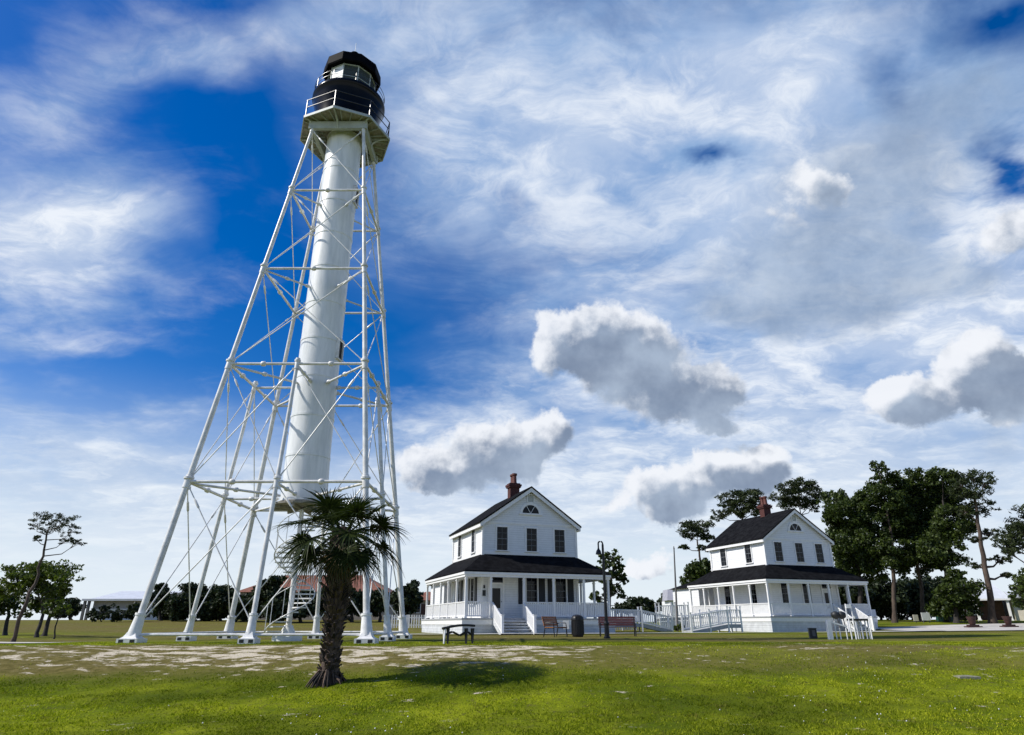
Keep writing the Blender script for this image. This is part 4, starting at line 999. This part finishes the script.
far = [(160, [(160, 590, 8, 6), (156, 600, 8, 6), (166, 600, 8, 7)], 'tufted tree just right of the outer left lighthouse leg', 92), (190, [(188, 601, 15, 13), (202, 606, 12, 10), (180, 608, 10, 9)], 'broad dark tree behind the left lighthouse legs', 88),
       (220, [(220, 602, 14, 13), (212, 610, 12, 8), (232, 606, 10, 10)], 'broad dark tree left of the red-roofed house', 90), (272, [(272, 588, 12, 10), (264, 600, 14, 12), (280, 604, 13, 12)], 'tall dark tree before the red-roofed house', 84),
       (300, [(302, 604, 12, 10), (290, 602, 12, 10)], 'low dark tree below the red roof left of the palm', 84), (352, [(352, 602, 14, 10), (340, 606, 13, 10), (326, 602, 12, 10)], 'low dark tree behind the palm trunk', 85),
       (380, [(381, 602, 9, 9), (370, 604, 12, 10)], 'low dark tree behind the right lighthouse legs', 86), (410, [(409, 594, 10, 11), (401, 604, 10, 10), (414, 605, 8, 8)], 'round dark tree between the lighthouse and the first house', 82),
       (250, [(248, 607, 12, 9), (240, 611, 9, 7)], 'low dark tree at the left end of the red roof', 87), (172, [(172, 609, 12, 9), (178, 604, 9, 8)], 'low dark tree between the tufted tree and the broad one', 95), (70, [(70, 609, 9, 7), (62, 612, 8, 5)], 'low far tree left of the white building', 104), (330, [(330, 607, 12, 9)], 'low dark tree left of the palm trunk behind the legs', 90),
       (136, [(137, 612, 8, 6), (128, 615, 6, 4)], 'low bush tree beside the far white building', 88)]
for i, (x, bl, lab, Y) in enumerate(far):
    tree('far_tree', lab, Y, [(x, 622), (x, 615), (x, 606)], bl, seed=80 + i, r0=.24, group='trees behind the lighthouse', leaf=.24, dens=9, mat='hedge', grow=1.35)
# left edge
tree('pine_tree', 'lone windswept pine with umbrella crown at the far left', 30, [(17, 645), (26, 612), (36, 574), (43, 550), (48, 530)], [(46, 516, 14, 5), (62, 520, 13, 6), (38, 524, 9, 5), (72, 530, 8, 5), (55, 528, 14, 5), (36, 539, 5, 3), (66, 540, 8, 5), (78, 543, 6, 3)], leaf=.06, dens=40, sub=1.8, grow=1.25, r0=.085, seed=21, dscale=.7, base=stand(17, 30), **P_)
tree('broadleaf_tree', 'spreading light green tree behind the umbrella pine', 40, [(40, 632), (40, 612), (41, 595)], [(30, 572, 18, 7), (50, 573, 18, 8), (16, 578, 14, 6), (62, 580, 12, 7), (36, 585, 20, 7), (66, 592, 8, 5), (10, 590, 12, 6), (52, 592, 12, 6)], leaf=.10, dens=15, r0=.11, seed=22, mat='bright', grow=1.5, sub=1.5)
tree('broadleaf_tree', 'dense dark tree low behind the umbrella pine trunk', 44, [(47, 630), (48, 615), (48, 606)], [(44, 598, 14, 10), (54, 603, 12, 9), (34, 606, 12, 8)], leaf=.13, dens=10, r0=.14, seed=23, grow=1.3)
tree('broadleaf_tree', 'dense dark tree cut by the left edge of the lawn', 46, [(8, 631), (7, 615), (6, 606)], [(4, 596, 14, 10), (16, 604, 12, 9), (-8, 600, 14, 14)], leaf=.13, dens=10, r0=.14, seed=24, grow=1.35)
tree('young_tree', 'thin staked young tree with a small bright crown', 36, [(57, 640), (58, 622), (59, 610)], [(58, 606, 11, 5), (66, 610, 8, 4), (52, 612, 7, 4)], leaf=.10, dens=14, r0=.045, seed=25, mat='bright')
for i, (x, y_, rr) in enumerate([(92, 613, 5), (101, 611, 6), (114, 611, 7)]):
    tree('shrub', ['leftmost of the three bushes before the far white building', 'middle of the three bushes before the far white building', 'largest and rightmost bush before the far white building'][i], 86, [(x, 622), (x, 618), (x, y_ + 1)], [(x, y_, rr, rr * .8), (x + 2, y_ + 5, rr, rr * .6)], cat='bush', seed=90 + i, r0=.08, leaf=.2, mat='hedge', group='bushes before the far white building')

# ================================================================== far buildings
def far_building():
    g = stand(118, 100); H = thing('white_building', g, 'long low white building with pale flat roof beyond the left trees', 'building')
    b = MB(); b.span(-4.2, 5.5, 0, 9, -.5, 1.5); b.build('wall', M['board'], H)
    b = MB(); b.span(-4.15, 5.45, .06, 8.9, 1.503, 2.6); b.build('upper_wall', M['greywall'], H)
    b = MB(); b.span(-5.2, 6.2, -1.2, 9.6, 2.55, 2.82); b.build('roof', M['metalroof'], H)
    b = MB(); b.prism([Vector((-4.2, -.9, 2.825)), Vector((-3.0, 4.5, 4.1)), Vector((-4.2, 9, 2.825))], (9.5, 0, 0)); b.build('roof_ridge', M['metalroof'], H)
    for x in (-5.0, -4.4): MB().span(x, x + .3, -1.0, -.7, -.4, 2.6).build('porch_post', M['pole'], H)
    for x in (-2.6, .3, 3.2):
        f = MB(); f.span(x - .08, x + 1.28, -.06, -.001, .3, 1.4); w_ = f.build('window', M['trim'], H); MB().span(x, x + 1.2, -.075, -.062, .37, 1.33).build('pane', M['glass'], w_)
far_building()
def red_house(name, px, Y, wd, dp, eave, ridge, label):
    g = stand(px, Y); H = thing(name, g, label, 'house'); w = wd / 2
    b = MB(); b.span(-w, w, 0, dp, -.6, eave); b.build('wall', M['beige'], H)
    b = MB(); o = .6; A = [Vector((-w - o, -o, eave)), Vector((w + o, -o, eave)), Vector((w + o, dp + o, eave)), Vector((-w - o, dp + o, eave)), Vector((-w + dp * .42, dp / 2, ridge)), Vector((w - dp * .42, dp / 2, ridge))]
    b.add(A, [(0, 1, 5, 4), (1, 2, 5), (2, 3, 4, 5), (3, 0, 4), (0, 3, 2, 1)]); b.build('roof', M['redroof'], H)
    x = -w + 1.0
    while x < w - 1.8:
        f = MB(); f.span(x - .09, x + 1.19, -.06, -.001, .9, 2.3); w_ = f.build('window', M['trim'], H); MB().span(x, x + 1.1, -.075, -.062, 1.0, 2.2).build('pane', M['glass'], w_); x += 2.8
    MB().span(-.5, .5, -.05, -.001, -.1, 2.1).build('door', M['brownwall'], H) if wd < 9 else None
red_house('red_roofed_house', 310, 104, 22, 11, 3.9, 6.7, 'long beige house under a red tiled hip roof behind the lighthouse')
red_house('red_roofed_house', 424, 98, 5.5, 6, 2.6, 3.9, 'small house with red roof glimpsed left of the first porch')
def right_building():
    g = stand(985, 86); H = thing('pale_building', g, 'pale metal-roofed building with brown front and cream annex at the far right', 'building', rz=-.48)
    b = MB(); b.span(-3.2, 2.3, 0, 9, -.6, 2.35); b.build('front_wall', M['brownwall'], H)
    b = MB(); b.slab([(-3.8, -1.9, 2.45), (3.0, -1.9, 2.45), (2.2, 4.0, 4.5), (-3.0, 4.0, 4.5)], .14); b.slab([(-3.0, 4.0, 4.5), (2.2, 4.0, 4.5), (3.0, 9.9, 2.45), (-3.8, 9.9, 2.45)], .14); b.build('roof', M['metalroof'], H)
    b = MB(); b.bar((-3.8, -1.92, 2.34), (3.0, -1.92, 2.34), .04, .2); b.build('fascia', M['trim'], H)
    for x in (-.6, 2.6): MB().span(x - .13, x + .13, -1.75, -1.5, -.4, 2.30).span(x - .2, x + .2, -1.82, -1.43, -.4, .1).build('porch_post', M['trim'], H)
    b = MB(); b.span(3.1, 15, -1.2, 8, -.6, 2.45); b.build('annex_wall', M['cream'], H)
    b = MB(); b.slab([(3.02, -1.5, 2.56), (15.3, -1.5, 2.56), (15.3, 5.0, 3.5), (3.4, 5.0, 3.5)], .1); b.build('annex_roof', M['metalroof'], H)
    b = MB(); b.prism([Vector((6.1, -1.21, 1.9)), Vector((6.1, -2.3, 1.55)), Vector((6.1, -2.3, 1.45)), Vector((6.1, -1.21, 1.45))], (3.6, 0, 0)); b.build('awning', M['redwood'], H)
    f = MB(); f.span(6.5, 8.2, -1.26, -1.201, -.2, 1.45); d = f.build('door', M['brownwall'], H)
    for x in (-2.7, -1.5):
        f = MB(); f.span(x - .08, x + .88, -.05, -.001, .6, 1.8); w_ = f.build('window', M['trim'], H); MB().span(x, x + .8, -.065, -.052, .68, 1.72).build('pane', M['glass'], w_)
right_building()
# white house glimpsed past the second porch
g = stand(684, 92); H = thing('white_cottage', g, 'small white cottage with grey roof glimpsed left of the second porch', 'house')
MB().span(-1.6, 3.5, 0, 5, -.5, 2.9).build('wall', M['siding'], H)
MB().prism([Vector((-2.0, -.3, 2.9)), Vector((3.9, -.3, 2.9)), Vector((3.9, 2.5, 4.4)), Vector((-1.2, 2.5, 4.4))], (0, 3.1, 0)).build('roof', M['greywall'], H)
f = MB().span(-.4, .7, -.05, -.001, 1.0, 2.3).build('window', M['trim'], H); MB().span(-.3, .6, -.065, -.052, 1.08, 2.22).build('pane', M['glass'], f)

# ================================================================== ramps and fences
def ramp_run(name, label, pts, width, side, rails=(0, 1), skirt=False, cat='ramp'):
    """walkway along pts (floor heights included), rails on both long edges"""
    o = Vector(pts[0]); o.z = gz(o.x, o.y); t = thing(name, o, label, cat, 'white access ramps beside the houses')
    L = [Vector(p) - o for p in pts]; sd = Vector(side).normalized() * width; b = MB()
    for a_, e_ in zip(L[:-1], L[1:]):
        b.prism([a_, e_, e_ + sd, a_ + sd], (0, 0, -.10))
        for k in (0, 1): b.bar(a_ + sd * k - Vector((0, 0, .16)), e_ + sd * k - Vector((0, 0, .16)), .05, .22)
    b.build('floor', M['porchfloor'], t)
    for k in rails:
        rl = MB()
        for a_, e_ in zip(L[:-1], L[1:]):
            p, q = a_ + sd * k, e_ + sd * k; n = max(1, round((q - p).length / 2.0))
            for i in range(n):
                u, v = p.lerp(q, i / n), p.lerp(q, (i + 1) / n); bb = balusters(u, v, 1.0, .12, .16, .055); rl.add(bb.v, bb.f)
            for i in range(n + (1 if e_ is L[-1] else 0)):
                u = p.lerp(q, i / n); w = u + o; zg = gz(w.x, w.y) - o.z - .1
                rl.box((u.x, u.y, (u.z + 1.22 + zg) / 2), (.11, .11, u.z + 1.22 - zg)); rl.box((u.x, u.y, u.z + 1.25), (.15, .15, .06))
        rl.build('railing', M['trim'], t)
    if skirt:
        s = MB()
        for a_, e_ in zip(L[:-1], L[1:]):
            zg = -.3; s.prism([Vector((a_.x, a_.y, a_.z - .3)), Vector((e_.x, e_.y, e_.z - .3)), Vector((e_.x, e_.y, zg)), Vector((a_.x, a_.y, zg))], (0, .04, 0))
        s.build('skirt', M['skirt'], t)
    return t
def P3(px, Y, z): return (at(px, 620, Y).x, Y, z)
ramp_run('access_ramp', 'white railed ramp sloping down to the right behind the dark red bench', [P3(606, 55.5, .55), P3(642, 56.0, .50), P3(672, 56.6, -.02)], 1.4, (0, 1, 0))
ramp_run('access_ramp', 'white railed ramp rising to the right before the second house', [P3(691, 51.0, -.02), P3(728, 52.4, .45), P3(741, 52.9, .45)], 1.4, (-.25, 1, 0))
ramp_run('access_ramp', 'long white railed walkway joining the far left corner of the second porch', [P3(660, 62.0, .95), P3(676, 62.2, 1.02), P3(689.5, 62.4, 1.03)], 1.5, (0, 1, 0), skirt=True)
def fence(name, label, p, q, hgt, cat='fence'):
    p, q = Vector(p), Vector(q); t = thing(name, (p.x, p.y, gz(p.x, p.y)), label, cat); L = (q - p).length; n = int(L / .22)
    b = MB()
    for i in range(n):
        c = p.lerp(q, i / n); z = gz(c.x, c.y); b.box((c.x - p.x, c.y - p.y, z - gz(p.x, p.y) + hgt / 2 + .05), (.11, .03, hgt))
    b.build('pickets', M['trim'], t)
    m = int(L / 2.4) + 1; rp = MB()
    for i in range(m + 1):
        c = p.lerp(q, i / m); z = gz(c.x, c.y); MB().box((0, 0, hgt / 2 - .1), (.13, .13, hgt + .3)).build('post', M['trim'], t, (c.x - p.x, c.y - p.y + .08, z - gz(p.x, p.y)))
    for zz in (.3, hgt - .2):
        rp.bar((0, .03, zz), (q.x - p.x, q.y - p.y + .03, gz(q.x, q.y) - gz(p.x, p.y) + zz), .04, .09)
    rp.build('rail', M['trim'], t)
fence('picket_fence', 'white picket fence between the lighthouse and the first house', (at(392, 620, 66).x, 66, 0), (at(424, 620, 66).x, 66, 0), 1.15)
fence('picket_fence', 'white picket fence right of the first house behind the bench', (at(609, 620, 60).x, 60, 0), (at(636, 620, 61).x, 61, 0), 1.0)

# ================================================================== street furniture
g = ground_at(607.2, 638.6)
LP = thing('street_lamp', g, 'black crook-necked lamp post on the lawn edge before the first house', 'lamp post')
s = (at(603.5, 540, g.y).z - g.z) / 4.6
b = MB(); b.lathe([(.15, 0), (.15, .06), (.11, .10), (.10, .55), (.13, .58), (.13, .64), (.075, .70), (.055, 3.5), (.05, 4.0)], 14)
b.tube([(0, 0, 3.95)] + [(-.10 + .10 * math.cos(a), 0, 4.42 * s + .10 * math.sin(a)) for a in [math.pi * k / 12 for k in range(13)]] + [(-.20, 0, 4.14 * s)], .035, 8)
b.build('post', M['iron'], LP, smooth=True)
b = MB(); b.lathe([(.04, .16), (.06, .10), (.10, .05), (.13, -.07), (.14, -.11)], 16, (-.20, 0, 4.02 * s)); b.build('lamp_shade', M['iron'], LP, smooth=True)
MB().ball((-.20, 0, 3.93 * s), .08, 12).build('globe', M['board'], LP, smooth=True)

def bench(label, loc, rz, wd, mat, leglike='iron', sc=1.0):
    B = thing('bench', loc, label, 'bench', rz=rz)
    b = MB(); w = wd / 2
    for k in range(4): b.box((0, -.22 + k * .135, .44), (wd, .11, .035))
    b.build('seat', M[mat], B)
    b = MB()
    for k in range(4): b.box((0, .30 + .035 * k, .56 + .115 * k), (wd, .03, .10), Matrix.Rotation(-.25, 3, 'X'))
    b.build('backrest', M[mat], B)
    for sx in (-1, 1):
        b = MB(); x = sx * (w - .06)
        b.tube([(x, -.30, 0), (x, -.26, .43), (x, -.24, .64), (x, .1, .66), (x, .32, .62)], .024, 8)
        b.tube([(x, .36, 0), (x, .26, .42), (x, .42, .95)], .026, 8); b.bar((x, -.27, .41), (x, .27, .41), .035, .04)
        b.build('arm_frame', M[leglike], B, smooth=True)
    return B
g = ground_at(556, 636.8); bench('bench with orange-brown slatted back turned sideways before the first house', g, RAD(52), 1.25, 'wood')
g = ground_at(618, 636.4); bench('long dark red slatted bench beside the black lamp post', g, RAD(-4), 1.9, 'redwood')
# backless dark bench near the lighthouse
g = ground_at(458, 643.6); B = thing('bench', g, 'low black bench with curved top and pale legs near the lighthouse foot', 'bench', rz=RAD(14))
b = MB()
for k in range(5): b.tube([(x, -.18 + k * .09, .46 + .10 * math.sin((x + .5) * 2.2)) for x in [-.52 + .13 * i for i in range(9)]], .034, 6)
b.build('seat', M['iron'], B, smooth=True)
for x, m_ in ((-.46, 'board'), (-.34, 'iron'), (.26, 'iron'), (.47, 'iron')):
    for sy in (-1, 1): MB().tube([(x, sy * .17, .46), (x + .04 * sy, sy * .24, 0)], [.035, .028], 8).build('leg', M[m_], B, smooth=True)
b = MB()
for sy in (-1, 1): b.tube([(-.46, sy * .2, .26), (-.2, sy * .2, .36), (.05, sy * .2, .24), (.28, sy * .2, .36), (.47, sy * .2, .26)], .022, 6)
b.build('scroll_rail', M['iron'], B, smooth=True)
# litter bin
g = ground_at(578, 637); T = thing('litter_bin', g, 'black drum litter bin with domed lid before the first house', 'bin')
b = MB(); b.lathe([(.24, 0), (.27, .04), (.27, .07), (.30, .10), (.30, .74), (.32, .76), (.32, .80), (.28, .80)], 24)
for k in range(24):
    a = 2 * math.pi * k / 24; b.box((.305 * math.cos(a), .305 * math.sin(a), .42), (.02, .03, .62), Matrix.Rotation(a, 3, 'Z'))
b.build('drum', M['iron'], T)
b = MB(); b.lathe([(.31, .80), (.31, .86), (.27, .95), (.18, 1.01), (.05, 1.04)], 24); b.box((0, -.25, .90), (.26, .12, .10)); b.build('lid', M['iron'], T, smooth=True)
# small white sign behind the bench
g = stand(566, 38.5); T = thing('sign_board', g, 'small white square board standing between the orange bench and the bin', 'sign')
MB().span(-.16, .16, -.02, .02, .34, .78).build('panel', M['board'], T); MB().tube([(0, .03, -.05), (0, .03, .7)], .018, 6).build('post', M['pole'], T)
# tall thin pole
g = stand(677, 57.5); top = at(674, 549, 57.5)
T = thing('utility_pole', g, 'tall thin grey pole standing alone between the two houses', 'pole')
MB().tube([(0, 0, -.2), ((top.x - g.x) * .5, 0, (top.z - g.z) * .5), (top.x - g.x, 0, top.z - g.z)], [.09, .075, .05], 10).build('shaft', M['pole'], T, smooth=True)
MB().tube([(top.x - g.x, 0, top.z - g.z), (top.x - g.x, 0, top.z - g.z + .25)], [.07, .02], 10).build('cap', M['pole'], T, smooth=True)
T = tree('shrub', 'small rusty green bush at the foot of the tall thin pole', 57, [(680, 631), (680, 628), (680, 627)], [(680, 626, 4, 4), (676, 628, 3, 3)], cat='bush', seed=99, r0=.05, leaf=.10, dens=20, mat='bright')
for px, lab, Y in ((629, 'thin far utility pole above the trees right of the lamp', 110), (616, 'thin far utility pole just right of the black lamp post', 112)):
    g = stand(px, Y); T = thing('utility_pole', g, lab, 'pole'); zt = at(px, 596 if px > 620 else 603, Y).z - g.z
    MB().tube([(0, 0, -.2), (0, 0, zt)], [.14, .09], 8).build('shaft', M['pole'], T); MB().box((0, -.1, zt - .4), (1.6, .1, .12)).build('crossarm', M['pole'], T)

# things in front of the second house
g = ground_at(813.5, 638.6); T = thing('utility_box', g, 'small charcoal box with pale face panel on the grass before the second house', 'box', rz=RAD(-15))
MB().span(-.15, .15, -.15, .15, -.05, .40).span(-.165, .165, -.165, .165, .40, .42).build('cabinet', M['dark'], T)
MB().span(-.04, .09, -.157, -.151, .10, .34).build('face_panel', M['pole'], T)
b0 = ground_at(831, 639.5)
T = thing('post_railing', b0, 'white railing of thin posts with one thick end post at the grass edge', 'railing')
sc = (b0.y / 30.0)
b = MB(); b.span(-.08, .08, -.08, .08, -.1, .70); b.span(-.06, .06, -.06, .06, .70, .73); b.build('end_post', M['trim'], T)
for px, h in ((837, .7), (841, .42), (847.5, .45), (852, .8), (856.2, .8), (872.2, .85)):
    q = at(px, 638, b0.y); MB().tube([(q.x - b0.x, 0, -.1), (q.x - b0.x, 0, h * 1.0)], .024, 8).build('post', M['trim'], T)
b = MB(); q = at(847.5, 630, b0.y).x - b0.x; b.bar((0, 0, .68), (q, 0, .48), .05, .06); b.build('rail', M['trim'], T)
# dark table on white legs
p0, p1 = at(854, 638, b0.y + .8), at(868.5, 638, b0.y + .8); g = Vector(((p0.x + p1.x) / 2, p0.y, gz((p0.x + p1.x) / 2, p0.y)))
T = thing('table', g, 'dark-topped table on thin white legs at the grass edge', 'table'); w = (p1.x - p0.x) / 2
MB().span(-w, w, -.35, .35, .70, .78).build('tabletop', M['dark'], T)
for sx in (-1, -.2, .5, 1):
    for sy in (-1, 1): MB().tube([(sx * (w - .06), sy * .28, -.05), (sx * (w - .06), sy * .28, .70)], .026, 8).build('leg', M['trim'], T)
b = MB(); b.bar((-w * .6, .28, .66), (0, .28, .3), .03, .05, (0, 1, 0)); b.bar((w * .7, .28, .66), (.1, .28, .3), .03, .05, (0, 1, 0)); b.build('cross_brace', M['trim'], T)
# grills by the steps
for px, lab in ((837.0, 'dark kettle grill nearest the second house steps'), (843, 'dark kettle grill farther from the steps')):
    g = stand(px, 50.0); T = thing('grill', g, lab, 'grill', 'grills by the second house')
    zc = at(px, 615, 50.0).z - g.z
    MB().lathe([(.06, zc - .28), (.26, zc - .16), (.32, zc), (.32, zc + .03), (.27, zc + .16), (.08, zc + .25)], 18).build('bowl', M['dark'], T, smooth=True)
    for k in range(3):
        a = k * 2.094 + .5; MB().tube([(.16 * math.cos(a), .16 * math.sin(a), zc - .2), (.30 * math.cos(a), .30 * math.sin(a), 0)], .02, 6).build('leg', M['pole'], T)
# tall white frame beside the porch corner post
g = stand(851.5, 49); T = thing('frame_stand', g, 'white wooden frame stand leaning beside the porch of the second house', 'stand')
zt = at(851, 602, 49).z - g.z
for sx in (-1, 1): MB().bar((sx * .26, 0, -.05), (sx * .17, .05, zt * .94), .07, .06, (0, 1, 0)).build('leg', M['trim'], T)
MB().box((0, 0, zt * .86), (.36, .05, .26)).box((0, 0, zt * .45), (.44, .05, .10)).build('panel', M['trim'], T)
# dark information board
g = stand(860.5, 62); T = thing('information_board', g, 'dark glazed notice board with pale top rail right of the second porch', 'board')
z0, z1 = at(860, 620, 62).z - g.z, at(860, 605, 62).z - g.z
MB().span(-.62, .62, -.05, .05, z0, z1).build('panel', M['dark'], T); MB().span(-.70, .70, -.08, .08, z1, z1 + .12).build('top_rail', M['beam'], T)
for sx in (-1, 1): MB().span(sx * .66 - .04, sx * .66 + .04, -.04, .04, -.1, z1 - .003).build('post', M['pole'], T)
g = stand(875, 60); T = thing('sign_board', g, 'tall narrow white panel on a post at the start of the road', 'sign')
z0, z1 = at(875, 623, 60).z - g.z, at(875, 609.5, 60).z - g.z
MB().span(-.24, .24, -.03, .03, max(z0, .05), z1).build('panel', M['board'], T); MB().span(-.05, .05, .031, .09, -.1, z1 - .1).build('post', M['pole'], T)
g = stand(927.5, 70); T = thing('sign_board', g, 'wide low white board under the dark trees beyond the road', 'sign')
MB().span(-.42, .42, -.03, .03, .22, .95).build('panel', M['board'], T)
for sx in (-1, 1): MB().span(sx * .3 - .04, sx * .3 + .04, .031, .09, -.1, .9).build('leg', M['pole'], T)
g = stand(917, 71); T = thing('sign_board', g, 'small tan board left of the wide low white board', 'sign')
MB().span(-.25, .25, -.03, .03, .15, .75).build('panel', M['cream'], T); MB().span(-.04, .04, .031, .09, -.1, .7).build('leg', M['pole'], T)
# rusty anchors / planters on the road edge
for px, py, lab in ((972.5, 627.6, 'dark rust planter with a twiggy bush on the road, nearer the dark trees'), (1008.5, 627.2, 'plain dark rust planter on the road before the cream wall')):
    Yp = 57.5; g = stand(px, Yp); T = thing('planter', g, lab, 'planter', 'rust planters on the road')
    MB().box((0, 0, .07), (1.15, .62, .16)).box((0, 0, .20), (.75, .5, .12)).build('plinth', M['rust'], T)
    MB().lathe([(.20, .26), (.24, .34), (.30, .66), (.36, .82), (.36, .88), (.28, .86)], 14).build('pot', M['rust'], T, smooth=True, sharp=40)
    if px < 1000:
        V, F, cl = crown_mesh([((0, 0, 1.15), (.34, .34, .30))], .07, 30, 'oak', 5); fast_mesh('plant', V, F, M['oak'], T)
# green chairs/bins row under the trees
for i in range(4):
    g = stand(940 + i * 4.2, 72); T = thing('wheeled_bin', g, ['dark green bin at the left end of the row under the trees', 'second dark green bin from the left in the row under the trees', 'third dark green bin from the left in the row under the trees', 'dark green bin at the right end of the row under the trees'][i], 'bin', 'green bins under the trees')
    b = MB(); b.lathe([(.24, .08), (.30, .95)], 4, a0=math.pi / 4); b.build('body', GREEN, T) if (GREEN := M.setdefault('green', material('dark_green_plastic', (.012, .06, .045), .45, .1, 4))) else None
    MB().box((0, .02, 1.0), (.50, .52, .08)).build('lid', M['green'], T)
    for sx in (-1, 1): MB().lathe([(.10, -.03), (.10, .03)], 12).build('wheel', M['dark'], T, (sx * .2, .22, .10))
# utility cover in the grass
M['cover'] = material('worn_concrete', (.34, .33, .24), .9, .2, 6, bump=.4)
g = ground_at(965, 677); T = thing('utility_cover', (g.x, g.y, g.z), 'pale flat concrete cover lying in the grass at right', 'cover')
MB().box((0, 0, -.025), (.44, .36, .09)).build('slab', M['cover'], T); MB().box((0, 0, .026), (.24, .18, .012)).build('lid', M['cover'], T)
